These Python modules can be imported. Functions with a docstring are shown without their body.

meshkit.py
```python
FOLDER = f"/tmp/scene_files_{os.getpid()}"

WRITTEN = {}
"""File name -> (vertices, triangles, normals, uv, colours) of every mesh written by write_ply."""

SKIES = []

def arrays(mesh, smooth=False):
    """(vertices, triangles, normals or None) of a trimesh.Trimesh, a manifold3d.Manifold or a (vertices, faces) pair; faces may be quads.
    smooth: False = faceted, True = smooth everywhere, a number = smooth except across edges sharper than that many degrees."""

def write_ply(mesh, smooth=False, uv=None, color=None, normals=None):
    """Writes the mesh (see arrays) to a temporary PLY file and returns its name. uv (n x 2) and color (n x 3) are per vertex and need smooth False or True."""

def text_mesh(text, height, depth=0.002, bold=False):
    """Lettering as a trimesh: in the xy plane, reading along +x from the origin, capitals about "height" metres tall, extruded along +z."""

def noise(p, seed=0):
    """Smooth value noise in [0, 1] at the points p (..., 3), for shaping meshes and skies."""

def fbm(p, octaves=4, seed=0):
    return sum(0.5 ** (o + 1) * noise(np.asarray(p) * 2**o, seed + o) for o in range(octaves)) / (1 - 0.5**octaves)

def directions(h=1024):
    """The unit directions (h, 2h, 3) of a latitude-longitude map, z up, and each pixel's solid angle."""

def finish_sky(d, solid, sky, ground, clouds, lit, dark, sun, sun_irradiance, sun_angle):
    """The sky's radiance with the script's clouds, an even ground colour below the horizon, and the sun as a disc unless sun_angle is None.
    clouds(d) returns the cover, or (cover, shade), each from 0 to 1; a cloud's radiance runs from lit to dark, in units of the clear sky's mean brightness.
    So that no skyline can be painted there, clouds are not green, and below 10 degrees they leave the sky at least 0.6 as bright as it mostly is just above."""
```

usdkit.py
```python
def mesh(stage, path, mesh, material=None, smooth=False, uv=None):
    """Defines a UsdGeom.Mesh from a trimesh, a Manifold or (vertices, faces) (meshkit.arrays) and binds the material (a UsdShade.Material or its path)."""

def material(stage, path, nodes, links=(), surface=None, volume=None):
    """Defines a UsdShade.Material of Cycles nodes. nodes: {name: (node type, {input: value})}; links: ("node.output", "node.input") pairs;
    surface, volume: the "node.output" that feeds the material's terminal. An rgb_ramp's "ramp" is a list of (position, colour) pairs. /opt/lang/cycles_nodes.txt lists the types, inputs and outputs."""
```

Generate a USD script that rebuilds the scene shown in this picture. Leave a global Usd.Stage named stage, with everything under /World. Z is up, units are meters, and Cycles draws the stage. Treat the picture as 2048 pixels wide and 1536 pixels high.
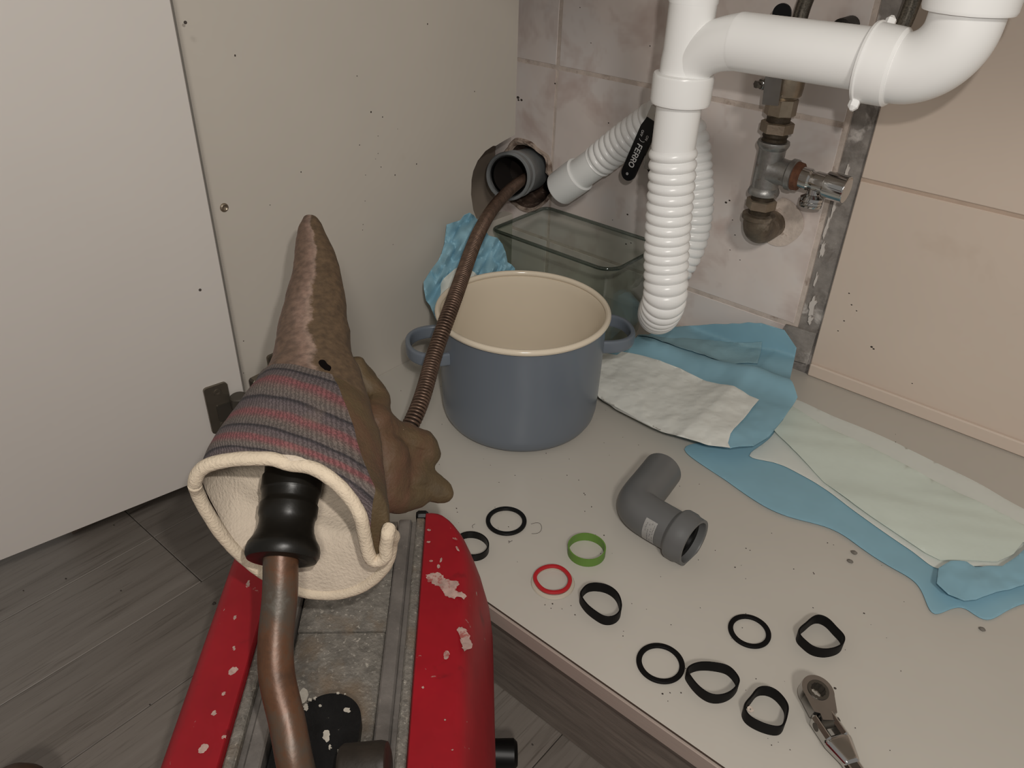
import math
import numpy as np
import trimesh
import manifold3d as m3
from scipy.interpolate import splprep, splev, CubicSpline
from scipy.spatial import Delaunay
from shapely.geometry import Polygon, Point
import shapely
import meshkit
import usdkit
from pxr import Usd, UsdGeom, UsdLux, UsdShade, Gf, Sdf

stage = Usd.Stage.CreateInMemory()
UsdGeom.SetStageUpAxis(stage, UsdGeom.Tokens.z)
UsdGeom.SetStageMetersPerUnit(stage, 1.0)
UsdGeom.Xform.Define(stage, '/World')

# ------------------------------------------------------------------ camera
FPX = 1584.125
R_CAM = np.array([[0.75843226, 0.6511619, 0.02772539],      # right
                  [0.37186079, -0.39739999, -0.8389236],    # down
                  [-0.53525701, 0.6465767, -0.54354255]])   # forward
EYE = np.array([0.0, 0.0, 0.53])
cam = UsdGeom.Camera.Define(stage, '/World/camera')
cam.CreateHorizontalApertureAttr(36.0)
cam.CreateVerticalApertureAttr(27.0)
cam.CreateFocalLengthAttr(36.0 * FPX / 2048)
cam.CreateClippingRangeAttr(Gf.Vec2f(0.01, 50))
cam.CreateExposureAttr(0.0)
mt = np.eye(4)
mt[0, :3], mt[1, :3], mt[2, :3], mt[3, :3] = R_CAM[0], -R_CAM[1], -R_CAM[2], EYE
cam.AddTransformOp().Set(Gf.Matrix4d(*mt.ravel().tolist()))

# ------------------------------------------------------------------ light: the room's soft daylight, the phone's flash beside its lens and an added fill lamp
dome = UsdLux.DomeLight.Define(stage, '/World/room_light')
dome.CreateIntensityAttr(0.085)
dome.CreateColorAttr(Gf.Vec3f(1.0, 0.97, 0.92))
flash = UsdLux.SphereLight.Define(stage, '/World/phone_flash')
flash.CreateRadiusAttr(0.006)
flash.CreateIntensityAttr(4150.0)
flash.CreateColorAttr(Gf.Vec3f(1.0, 0.955, 0.90))
lamp = UsdLux.SphereLight.Define(stage, '/World/kitchen_lamp')  # added fill lamp behind the camera, lifts the far wall
lamp.CreateRadiusAttr(0.10)
lamp.CreateIntensityAttr(98.0)
lamp.CreateColorAttr(Gf.Vec3f(1.0, 0.95, 0.88))
lamp.AddTranslateOp().Set(Gf.Vec3d(0.72, -0.62, 1.30))
fl = EYE + R_CAM[0] * 0.035 - R_CAM[1] * 0.05 - R_CAM[2] * 0.01
flash.AddTranslateOp().Set(Gf.Vec3d(*fl.tolist()))


# ------------------------------------------------------------------ measuring helpers
def ray(px, py):
    return R_CAM.T @ np.array([(px - 1024) / FPX, (py - 768) / FPX, 1.0])


def on(px, py, ax, val):
    r = ray(px, py)
    return EYE + r * (val - EYE[ax]) / r[ax]


def dep(px, py, d):
    return EYE + ray(px, py) * d


# ------------------------------------------------------------------ scene helpers
used = {}


def numbered(parent, name):
    key = (parent, name)
    n = used.get(key, 0)
    used[key] = n + 1
    return name if n == 0 else f'{name}_{n:03d}'


def tag(p, label=None, cat=None, group=None, kind=None):
    for k, v in (('label', label), ('category', cat), ('group', group), ('kind', kind)):
        if v:
            p.SetCustomDataByKey(k, v)
    return p


def obj(name, mesh, mat, parent=None, label=None, cat=None, group=None, kind=None, smooth=35, uv=None):
    base = '/World' if parent is None else str(parent.GetPath())
    path = base + '/' + numbered(base, name)
    p = usdkit.mesh(stage, path, mesh, MAT[mat], smooth=smooth, uv=uv).GetPrim()
    return tag(p, label, cat, group, kind)


def thing(name, label=None, cat=None, group=None, kind=None, parent=None):
    base = '/World' if parent is None else str(parent.GetPath())
    p = UsdGeom.Xform.Define(stage, base + '/' + numbered(base, name)).GetPrim()
    return tag(p, label, cat, group, kind)


# ------------------------------------------------------------------ materials
MAT = {}


def srgb(r, g, b):
    c = np.array([r, g, b]) / 255.0
    return np.where(c < 0.04045, c / 12.92, ((c + 0.055) / 1.055) ** 2.4)


def mat(name, col, rough=0.5, metal=0.0, var=0.0, scale=20.0, stretch=(1, 1, 1), bump=0.0, bscale=300.0, bstretch=None,
        patch=None, trans=0.0, coat=0.0, spec=None, sss=None):
    """col: linear rgb. var: tone variation by noise. patch: list of (colour, noise scale, threshold, softness) blotches."""
    col = np.asarray(col, float)
    n = {'geo': ('geometry', {}), 'p': ('principled_bsdf', {'roughness': rough, 'metallic': metal})}
    if spec is not None:
        n['p'][1]['specular_ior_level'] = spec
    if coat:
        n['p'][1]['coat_weight'] = coat
    l = []
    cur = None
    if var:
        n['map'] = ('mapping', {'scale': stretch})
        n['n0'] = ('noise_texture', {'scale': scale, 'detail': 5.0, 'roughness': 0.6})
        n['r0'] = ('rgb_ramp', {'ramp': [(0.25, col * (1 - var)), (0.75, np.minimum(col * (1 + var), 1))]})
        l += [('geo.position', 'map.vector'), ('map.vector', 'n0.vector'), ('n0.fac', 'r0.fac')]
        cur = 'r0.color'
    for i, (pc, ps, th, so) in enumerate(patch or []):
        n[f'pn{i}'] = ('noise_texture', {'scale': ps, 'detail': 4.0, 'roughness': 0.6, 'distortion': 0.3})
        n[f'pr{i}'] = ('rgb_ramp', {'ramp': [(max(th - so, 0), (0, 0, 0)), (min(th + so, 1), (1, 1, 1))]})
        n[f'pm{i}'] = ('mix', {'color1': col, 'color2': np.asarray(pc, float)})
        l += [('geo.position', f'pn{i}.vector'), (f'pn{i}.fac', f'pr{i}.fac'), (f'pr{i}.color', f'pm{i}.fac')]
        if cur:
            l.append((cur, f'pm{i}.color1'))
        cur = f'pm{i}.color'
    if cur:
        l.append((cur, 'p.base_color'))
    else:
        n['p'][1]['base_color'] = col
    if bump:
        n['bm'] = ('mapping', {'scale': bstretch or (1, 1, 1)})
        n['bn'] = ('noise_texture', {'scale': bscale, 'detail': 4.0})
        n['b'] = ('bump', {'strength': bump, 'distance': 0.001})
        l += [('geo.position', 'bm.vector'), ('bm.vector', 'bn.vector'), ('bn.fac', 'b.height'), ('b.normal', 'p.normal')]
    surf = 'p.BSDF'
    if trans:
        n['t'] = ('translucent_bsdf', {'color': col})
        n['mx'] = ('mix_closure', {'fac': trans})
        l += [('p.BSDF', 'mx.closure1'), ('t.BSDF', 'mx.closure2')]
        if cur:
            l.append((cur, 't.color'))
        surf = 'mx.closure'
    MAT[name] = usdkit.material(stage, '/World/Looks/' + name, n, l, surface=surf)


W = (0.66, 0.63, 0.585)
mat('white_board', (0.525, 0.485, 0.43), 0.42, var=0.03, scale=6, patch=[((0.47, 0.415, 0.35), 9, 0.72, 0.07)])
mat('door_board', (0.555, 0.52, 0.485), 0.45, var=0.025, scale=5, patch=[((0.50, 0.44, 0.38), 11, 0.76, 0.06)])
mat('base_board', (0.505, 0.475, 0.425), 0.33, var=0.03, scale=7, patch=[((0.50, 0.45, 0.38), 22, 0.74, 0.05)])
mat('raw_edge', (0.42, 0.34, 0.27), 0.6, var=0.1, scale=300)
mat('edge_band', (0.36, 0.295, 0.255), 0.5, var=0.05, scale=30, stretch=(1, 6, 20))
mat('edge_line', (0.05, 0.03, 0.02), 0.6)
mat('plinth_wood', (0.155, 0.130, 0.110), 0.45, var=0.35, scale=18, stretch=(1.2, 10, 14))
mat('dark_gap', (0.012, 0.010, 0.008), 0.9)
mat('old_tile', (0.76, 0.675, 0.63), 0.25, var=0.10, scale=7, patch=[((0.75, 0.69, 0.66), 8, 0.56, 0.07), ((0.60, 0.49, 0.45), 12, 0.60, 0.08), ((0.12, 0.08, 0.06), 60, 0.80, 0.02)], bump=0.05, bscale=60)
mat('grout', (0.60, 0.51, 0.45), 0.85, var=0.2, scale=60, patch=[((0.26, 0.18, 0.14), 45, 0.66, 0.08)], bump=0.4)
mat('mortar', (0.27, 0.245, 0.225), 0.9, var=0.3, scale=60, patch=[((0.56, 0.52, 0.49), 32, 0.63, 0.05), ((0.15, 0.13, 0.115), 40, 0.62, 0.08)], bump=0.7, bscale=180)
mat('mortar_brown', (0.10, 0.06, 0.042), 0.95, var=0.5, scale=80, patch=[((0.28, 0.20, 0.16), 70, 0.62, 0.06)], bump=1.0, bscale=250)
mat('smear_plaster', (0.66, 0.56, 0.49), 0.9, var=0.15, scale=60, patch=[((0.40, 0.31, 0.25), 60, 0.66, 0.06)], bump=0.8, bscale=200)
mat('rim_plaster', (0.44, 0.35, 0.29), 0.9, var=0.3, scale=60, patch=[((0.12, 0.07, 0.05), 55, 0.58, 0.08)], bump=1.0, bscale=200)
mat('hole_dark', (0.02, 0.013, 0.01), 0.95)
mat('beige_tile', (0.655, 0.55, 0.465), 0.38, var=0.035, scale=4, patch=[((0.60, 0.49, 0.405), 13, 0.72, 0.10)])
mat('beige_joint', (0.50, 0.385, 0.305), 0.8, var=0.1, scale=50)
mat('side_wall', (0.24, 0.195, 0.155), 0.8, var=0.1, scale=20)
mat('white_flake', (0.62, 0.57, 0.53), 0.8)
mat('pvc_white', (0.86, 0.86, 0.85), 0.28, var=0.02, scale=15)
mat('pvc_cool', (0.87, 0.88, 0.87), 0.32, var=0.02, scale=15)
mat('pvc_grey', (0.120, 0.122, 0.122), 0.42, var=0.06, scale=30)
mat('pvc_pipe_grey', (0.22, 0.23, 0.235), 0.4, var=0.15, scale=40)
mat('rubber_black', (0.004, 0.004, 0.004), 0.4, spec=0.25)
mat('rubber_matt', (0.0045, 0.004, 0.004), 0.55, spec=0.15)
mat('green_silicone', (0.16, 0.31, 0.055), 0.4, var=0.05, trans=0.25)
mat('red_rubber', (0.42, 0.012, 0.018), 0.35)
mat('clear_seal', (0.66, 0.60, 0.50), 0.35, trans=0.3)
mat('pot_grey', (0.140, 0.163, 0.195), 0.28, var=0.03, scale=5)
mat('pot_cream', (0.70, 0.615, 0.49), 0.14, var=0.03, scale=9)
mat('blue_film', (0.33, 0.575, 0.69), 0.6, var=0.07, scale=12, trans=0.25, bump=0.12, bscale=60)
mat('pad_core', (0.63, 0.70, 0.63), 0.9, var=0.06, scale=10, bump=0.3, bscale=70)
mat('pad_tissue', (0.67, 0.70, 0.655), 0.8, var=0.03, scale=20, bump=0.2, bscale=60)
mat('pad_edge', (0.55, 0.60, 0.545), 0.7, trans=0.2)
mat('thin_paper', (0.33, 0.53, 0.60), 0.85, var=0.05, scale=20, trans=0.2, bump=0.4, bscale=150)
mat('chrome', (0.55, 0.54, 0.53), 0.11, 1.0, var=0.05, scale=40)
mat('chrome_dull', (0.40, 0.39, 0.38), 0.22, 1.0, var=0.1, scale=60)
mat('galvanised', (0.34, 0.335, 0.325), 0.42, 0.85, var=0.25, scale=60, patch=[((0.16, 0.09, 0.055), 50, 0.68, 0.06)], bump=0.3, bscale=200)
mat('brass_dull', (0.34, 0.285, 0.22), 0.38, 0.9, var=0.25, scale=60, bump=0.2)
mat('old_metal', (0.17, 0.135, 0.10), 0.55, 0.6, var=0.45, scale=50, patch=[((0.28, 0.235, 0.19), 45, 0.58, 0.06)], bump=0.5)
mat('rust', (0.15, 0.062, 0.032), 0.8, 0.1, var=0.5, scale=120, bump=0.7, bscale=300)
mat('thread_dark', (0.06, 0.045, 0.03), 0.6, 0.5, var=0.4, scale=150, bump=0.5)
mat('lever_black', (0.004, 0.004, 0.005), 0.35, spec=0.3)
mat('print_white', (0.62, 0.62, 0.62), 0.6)
mat('print_dark', (0.06, 0.06, 0.065), 0.7)
mat('braid', (0.17, 0.155, 0.13), 0.35, 0.8, var=0.6, scale=700)
mat('hinge_metal', (0.19, 0.165, 0.13), 0.3, 0.75, var=0.15, scale=60)
mat('hinge_dark', (0.085, 0.075, 0.062), 0.4, 0.6)
mat('red_plastic', (0.27, 0.0055, 0.012), 0.5, spec=0.3, var=0.16, scale=25, patch=[((0.36, 0.17, 0.155), 70, 0.715, 0.02), ((0.35, 0.28, 0.24), 150, 0.73, 0.015), ((0.17, 0.006, 0.010), 45, 0.68, 0.06)], bump=0.1, bscale=120)
mat('scuff_pale', (0.40, 0.27, 0.235), 0.7, var=0.3, scale=150, patch=[((0.30, 0.08, 0.07), 160, 0.60, 0.05)])
mat('paint_spot', (0.42, 0.385, 0.33), 0.7, var=0.2, scale=150)
mat('red_worn', (0.23, 0.020, 0.027), 0.5, var=0.2, scale=40, stretch=(1, 1, 3), patch=[((0.36, 0.20, 0.185), 55, 0.69, 0.02), ((0.14, 0.012, 0.014), 30, 0.62, 0.08)], bump=0.15, bscale=150)
mat('cast_grey', (0.165, 0.150, 0.130), 0.66, 0.15, var=0.4, scale=140, patch=[((0.36, 0.33, 0.285), 330, 0.64, 0.05), ((0.17, 0.125, 0.085), 26, 0.62, 0.10)], bump=0.9, bscale=420)
mat('rail_steel', (0.20, 0.182, 0.168), 0.45, 0.45, var=0.35, scale=40, patch=[((0.27, 0.245, 0.225), 150, 0.67, 0.04)], bump=0.3)
mat('black_paint', (0.006, 0.006, 0.0065), 0.45, spec=0.25, var=0.4, scale=60, patch=[((0.30, 0.275, 0.235), 95, 0.70, 0.02)], bump=0.4)
mat('grip_black', (0.0075, 0.0065, 0.005), 0.36, spec=0.3, var=0.3, scale=60, bump=0.15, bscale=150)
mat('knob_brown', (0.022, 0.017, 0.013), 0.5, 0.1, spec=0.3, var=0.4, scale=50, bump=0.2)
mat('spring_steel', (0.135, 0.086, 0.062), 0.42, 0.6, var=0.45, scale=130)
mat('spring_core', (0.012, 0.007, 0.005), 0.7, 0.3)
mat('felt', (0.57, 0.475, 0.36), 0.95, var=0.12, scale=60, bump=0.8, bscale=600)
mat('felt_inside', (0.55, 0.465, 0.37), 0.95, var=0.10, scale=45, patch=[((0.34, 0.22, 0.14), 35, 0.74, 0.05)], bump=0.8, bscale=500)
mat('leather', (0.080, 0.052, 0.023), 0.68, var=0.35, scale=35, patch=[((0.30, 0.23, 0.17), 330, 0.745, 0.02), ((0.10, 0.043, 0.024), 14, 0.60, 0.10)], bump=0.5, bscale=500)
mat('leather_dark', (0.004, 0.003, 0.003), 1.0, spec=0.05)
mat('stone', (0.16, 0.145, 0.125), 0.9, var=0.3, scale=200)
mat('specks', (0.05, 0.04, 0.033), 0.9)
mat('shoe_brown', (0.075, 0.042, 0.026), 0.5, var=0.3, scale=50, bump=0.2)
mat('shoe_welt', (0.105, 0.08, 0.062), 0.6, var=0.2, scale=80)
mat('metal_tab', (0.30, 0.25, 0.21), 0.4, 0.6, var=0.3, scale=300)
mat('sticker', (0.62, 0.61, 0.59), 0.6)

# laminate boards: grey oak print along y, its tone varying from board to board
usd_n = {
    'geo': ('geometry', {}), 'oi': ('object_info', {}),
    'map': ('mapping', {'scale': (26.0, 1.6, 26.0)}), 'cx': ('combine_xyz', {}), 'va': ('vector_math', {'math_type': 'add'}),
    'n0': ('noise_texture', {'scale': 2.6, 'detail': 8.0, 'roughness': 0.62, 'distortion': 0.6}),
    'r0': ('rgb_ramp', {'ramp': [(0.28, (0.135, 0.116, 0.099)), (0.46, (0.180, 0.157, 0.136)), (0.60, (0.195, 0.172, 0.150)), (0.8, (0.225, 0.199, 0.175))]}),
    'map2': ('mapping', {'scale': (150.0, 5.0, 150.0)}),
    'n1': ('noise_texture', {'scale': 2.0, 'detail': 3.0, 'roughness': 0.7}),
    'r1': ('rgb_ramp', {'ramp': [(0.30, (0.62, 0.60, 0.58)), (0.45, (1, 1, 1))]}),
    'mul': ('mix', {'mix_type': 'multiply', 'fac': 1.0}),
    'mr': ('map_range', {'from_min': 0.0, 'from_max': 1.0, 'to_min': 0.88, 'to_max': 1.08}),
    'cc': ('combine_color', {}), 'mul2': ('mix', {'mix_type': 'multiply', 'fac': 1.0}),
    'b': ('bump', {'strength': 0.15, 'distance': 0.0006}),
    'p': ('principled_bsdf', {'roughness': 0.45}),
}
usd_l = [('oi.random', 'cx.x'), ('oi.random', 'cx.y'), ('geo.position', 'va.vector1'), ('cx.vector', 'va.vector2'), ('va.vector', 'map.vector'), ('va.vector', 'map2.vector'),
         ('map.vector', 'n0.vector'), ('n0.fac', 'r0.fac'), ('map2.vector', 'n1.vector'), ('n1.fac', 'r1.fac'), ('r0.color', 'mul.color1'), ('r1.color', 'mul.color2'),
         ('oi.random', 'mr.value'), ('mr.result', 'cc.r'), ('mr.result', 'cc.g'), ('mr.result', 'cc.b'), ('mul.color', 'mul2.color1'), ('cc.color', 'mul2.color2'),
         ('mul2.color', 'p.base_color'), ('n1.fac', 'b.height'), ('b.normal', 'p.normal')]
MAT['laminate'] = usdkit.material(stage, '/World/Looks/laminate', usd_n, usd_l, surface='p.BSDF')


def stripes(name):
    """Woven cuff cloth: stripes along the glove (st.y), twill slant, purple grey and faded red with dark seams."""
    n = {
        'uv': ('attribute', {'attribute': 'st'}), 'sx': ('separate_xyz', {}), 'geo': ('geometry', {}),
        'wn': ('noise_texture', {'scale': 35.0, 'detail': 3.0}), 'wa': ('math', {'math_type': 'multiply_add', 'value2': 0.05, 'value3': -0.025}),
        'ad': ('math', {'math_type': 'add'}), 'mu': ('math', {'math_type': 'multiply', 'value2': 3.75}), 'fr': ('math', {'math_type': 'fraction'}),
        'r': ('rgb_ramp', {'ramp': [(0.0, (0.15, 0.072, 0.070)), (0.10, (0.185, 0.064, 0.068)), (0.22, (0.16, 0.065, 0.066)), (0.30, (0.105, 0.080, 0.078)), (0.50, (0.088, 0.070, 0.074)), (0.575, (0.032, 0.027, 0.030)), (0.61, (0.030, 0.025, 0.028)), (0.65, (0.105, 0.086, 0.080)), (0.80, (0.115, 0.094, 0.082)), (0.92, (0.135, 0.09, 0.08)), (1.0, (0.15, 0.072, 0.070))]}),
        'tw': ('wave_texture', {'scale': 210.0, 'distortion': 5.0, 'detail': 2.0, 'detail_scale': 3.0, 'bands_direction': 'diagonal'}),
        'tr': ('rgb_ramp', {'ramp': [(0.1, (0.62, 0.60, 0.60)), (0.9, (1.25, 1.25, 1.25))]}),
        'm': ('mix', {'mix_type': 'multiply', 'fac': 0.8}),
        'n2': ('noise_texture', {'scale': 30.0, 'detail': 3.0}), 'r2': ('rgb_ramp', {'ramp': [(0.62, (0, 0, 0)), (0.85, (0.5, 0.5, 0.5))]}), 'm2': ('mix', {'color2': (0.26, 0.19, 0.14)}),
        'b': ('bump', {'strength': 0.5, 'distance': 0.0008}),
        'p': ('principled_bsdf', {'roughness': 0.95}),
    }
    l = [('uv.vector', 'sx.vector'), ('geo.position', 'wn.vector'), ('wn.fac', 'wa.value1'), ('sx.y', 'ad.value1'), ('wa.value', 'ad.value2'), ('ad.value', 'mu.value1'), ('mu.value', 'fr.value1'),
         ('fr.value', 'r.fac'), ('geo.position', 'tw.vector'), ('tw.fac', 'tr.fac'), ('r.color', 'm.color1'), ('tr.color', 'm.color2'),
         ('geo.position', 'n2.vector'), ('n2.fac', 'r2.fac'), ('r2.color', 'm2.fac'), ('m.color', 'm2.color1'), ('m2.color', 'p.base_color'), ('tw.fac', 'b.height'), ('b.normal', 'p.normal')]
    MAT[name] = usdkit.material(stage, '/World/Looks/' + name, n, l, surface='p.BSDF')


stripes('cuff_cloth')


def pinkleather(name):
    """The worn suede back of the fingers: pinkish, scuffed, a highlight painted along the front ridge, browner to the right where the grain side begins (st.x)."""
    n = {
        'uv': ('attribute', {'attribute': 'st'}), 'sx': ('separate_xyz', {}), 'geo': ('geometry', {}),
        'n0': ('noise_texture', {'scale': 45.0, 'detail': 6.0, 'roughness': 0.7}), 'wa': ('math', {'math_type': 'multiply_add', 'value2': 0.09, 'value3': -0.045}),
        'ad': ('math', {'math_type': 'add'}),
        'r': ('rgb_ramp', {'ramp': [(0.0, (0.13, 0.080, 0.055)), (0.06, (0.165, 0.10, 0.073)), (0.12, (0.115, 0.070, 0.045)), (0.185, (0.135, 0.085, 0.060)), (0.225, (0.21, 0.135, 0.103)), (0.246, (0.26, 0.18, 0.14)), (0.258, (0.10, 0.063, 0.034)), (0.5, (0.098, 0.061, 0.033)), (0.80, (0.09, 0.055, 0.033)), (0.88, (0.15, 0.09, 0.065)), (1.0, (0.18, 0.11, 0.08))]}),  # suede and grain tones, with a highlight painted in at the front ridge
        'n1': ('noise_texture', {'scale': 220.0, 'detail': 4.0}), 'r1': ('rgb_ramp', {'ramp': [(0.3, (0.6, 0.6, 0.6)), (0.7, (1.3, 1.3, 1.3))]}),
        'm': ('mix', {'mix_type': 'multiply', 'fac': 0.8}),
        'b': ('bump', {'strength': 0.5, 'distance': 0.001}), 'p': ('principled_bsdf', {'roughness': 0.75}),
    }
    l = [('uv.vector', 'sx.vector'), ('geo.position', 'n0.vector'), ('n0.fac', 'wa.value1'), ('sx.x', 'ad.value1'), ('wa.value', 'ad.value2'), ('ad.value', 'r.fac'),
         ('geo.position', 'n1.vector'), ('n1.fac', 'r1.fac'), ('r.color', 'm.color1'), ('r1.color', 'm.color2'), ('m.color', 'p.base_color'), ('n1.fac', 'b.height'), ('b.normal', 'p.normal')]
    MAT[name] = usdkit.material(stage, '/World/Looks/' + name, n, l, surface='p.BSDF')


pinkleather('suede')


def glass(name, tint, lo=0.03, hi=0.45, rough=0.03):
    """Thin-walled glass: clear when faced, mirror-like at grazing angles."""
    MAT[name] = usdkit.material(stage, '/World/Looks/' + name, {
        'f': ('layer_weight', {'blend': 0.5}), 'pw': ('math', {'math_type': 'power', 'value2': 3.0}), 'mr': ('map_range', {'to_min': lo, 'to_max': hi}),
        't': ('transparent_bsdf', {'color': tint}), 'g': ('glossy_bsdf', {'color': (0.95, 0.97, 0.96), 'roughness': rough}), 'm': ('mix_closure', {})},
        [('f.facing', 'pw.value1'), ('pw.value', 'mr.value'), ('mr.result', 'm.fac'), ('t.BSDF', 'm.closure1'), ('g.BSDF', 'm.closure2')], surface='m.closure')


glass('dish_glass', (0.885, 0.91, 0.89))
glass('dish_rim', (0.48, 0.53, 0.505), 0.05, 0.6)


def rusty_tube(name):
    n = {'geo': ('geometry', {}), 'n0': ('noise_texture', {'scale': 28.0, 'detail': 6.0, 'roughness': 0.65}),
         'r0': ('rgb_ramp', {'ramp': [(0.28, (0.050, 0.025, 0.014)), (0.42, (0.100, 0.042, 0.019)), (0.50, (0.085, 0.050, 0.031)), (0.58, (0.072, 0.054, 0.040)), (0.70, (0.115, 0.106, 0.09))]}),
         'n1': ('noise_texture', {'scale': 250.0, 'detail': 3.0}), 'b': ('bump', {'strength': 0.25, 'distance': 0.0006}),
         'p': ('principled_bsdf', {'metallic': 0.25, 'roughness': 0.40})}
    l = [('geo.position', 'n0.vector'), ('n0.fac', 'r0.fac'), ('r0.color', 'p.base_color'), ('geo.position', 'n1.vector'), ('n1.fac', 'b.height'), ('b.normal', 'p.normal')]
    MAT[name] = usdkit.material(stage, '/World/Looks/' + name, n, l, surface='p.BSDF')


rusty_tube('rusty_steel')


def towel_mat(name):
    n = {'geo': ('geometry', {}), 'v': ('voronoi_texture', {'scale': 130.0, 'feature': 'smooth_f1'}), 'b': ('bump', {'strength': 0.55, 'distance': 0.0012}),
         'p': ('principled_bsdf', {'roughness': 0.95, 'base_color': (0.72, 0.73, 0.685)})}
    l = [('geo.position', 'v.vector'), ('v.distance', 'b.height'), ('b.normal', 'p.normal')]
    MAT[name] = usdkit.material(stage, '/World/Looks/' + name, n, l, surface='p.BSDF')


towel_mat('towel')


# ------------------------------------------------------------------ shape helpers
def cat(*ms):
    return trimesh.util.concatenate([m for m in ms])


def box(c, s, ch=0.0, rot=None):
    """A box with chamfered edges: centre, size, chamfer; rot: 3 x 3."""
    c, h = np.asarray(c, float), np.asarray(s, float) / 2
    if ch <= 0:
        m = trimesh.creation.box(extents=2 * h)
    else:
        pts = []
        for sx in (-1, 1):
            for sy in (-1, 1):
                for sz in (-1, 1):
                    for k in range(3):
                        q = h - ch
                        q[k] = h[k]
                        pts.append(q * [sx, sy, sz])
        m = trimesh.convex.convex_hull(np.array(pts))
    T = np.eye(4)
    if rot is not None:
        T[:3, :3] = rot
    T[:3, 3] = c
    m.apply_transform(T)
    return m


def frame_z(z, x=None):
    z = np.asarray(z, float) / np.linalg.norm(z)
    x = np.array([1.0, 0, 0]) if x is None else np.asarray(x, float)
    if abs(x @ z) > 0.95:
        x = np.array([0, 1.0, 0])
    x = x - z * (x @ z)
    x /= np.linalg.norm(x)
    return np.stack([x, np.cross(z, x), z], 1)


def place(m, origin, z, x=None):
    T = np.eye(4)
    T[:3, :3], T[:3, 3] = frame_z(z, x), origin
    m.apply_transform(T)
    return m


def grid_mesh(rings, closed=True, cap0=False, cap1=False):
    """rings: (n, m, 3). A tube of quads; caps fan to the ring's centre."""
    rings = np.asarray(rings, float)
    n, m = rings.shape[:2]
    v = rings.reshape(-1, 3)
    mm = m if closed else m - 1
    i, j = np.meshgrid(np.arange(n - 1), np.arange(mm), indexing='ij')
    a, b = i * m + j, i * m + (j + 1) % m
    c, d = (i + 1) * m + (j + 1) % m, (i + 1) * m + j
    f = np.concatenate([np.stack([a, b, c], -1).reshape(-1, 3), np.stack([a, c, d], -1).reshape(-1, 3)])
    extra = []
    for on_, k in ((cap0, 0), (cap1, n - 1)):
        if on_:
            v = np.vstack([v, rings[k].mean(0)])
            q = len(v) - 1
            idx = k * m + np.arange(m)
            nx = k * m + (np.arange(m) + 1) % m
            extra.append(np.stack([np.full(m, q), nx, idx] if k == 0 else [np.full(m, q), idx, nx], -1))
    if extra:
        f = np.vstack([f] + extra)
    return trimesh.Trimesh(v, f, process=False)


def lathe(profile, origin, z, sides=40, closed=False, x=None, caps=True):
    """profile: (r, h) pairs along the axis; closed: the profile is a loop (a hollow ring)."""
    p = np.asarray(profile, float)
    if closed:
        p = np.vstack([p, p[:1]])
    a = np.arange(sides) * 2 * np.pi / sides
    rings = np.stack([np.outer(p[:, 0], np.cos(a)), np.outer(p[:, 0], np.sin(a)), np.repeat(p[:, 1:2], sides, 1)], -1)
    m = grid_mesh(rings, True, caps and not closed, caps and not closed)
    return place(m, origin, z, x)


def hexnut(r, h, origin, z, x=None):
    p = [(r * 0.9, 0), (r, 0.1 * h), (r, 0.9 * h), (r * 0.9, h)]
    return lathe(p, origin, z, 6, x=x)


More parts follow.
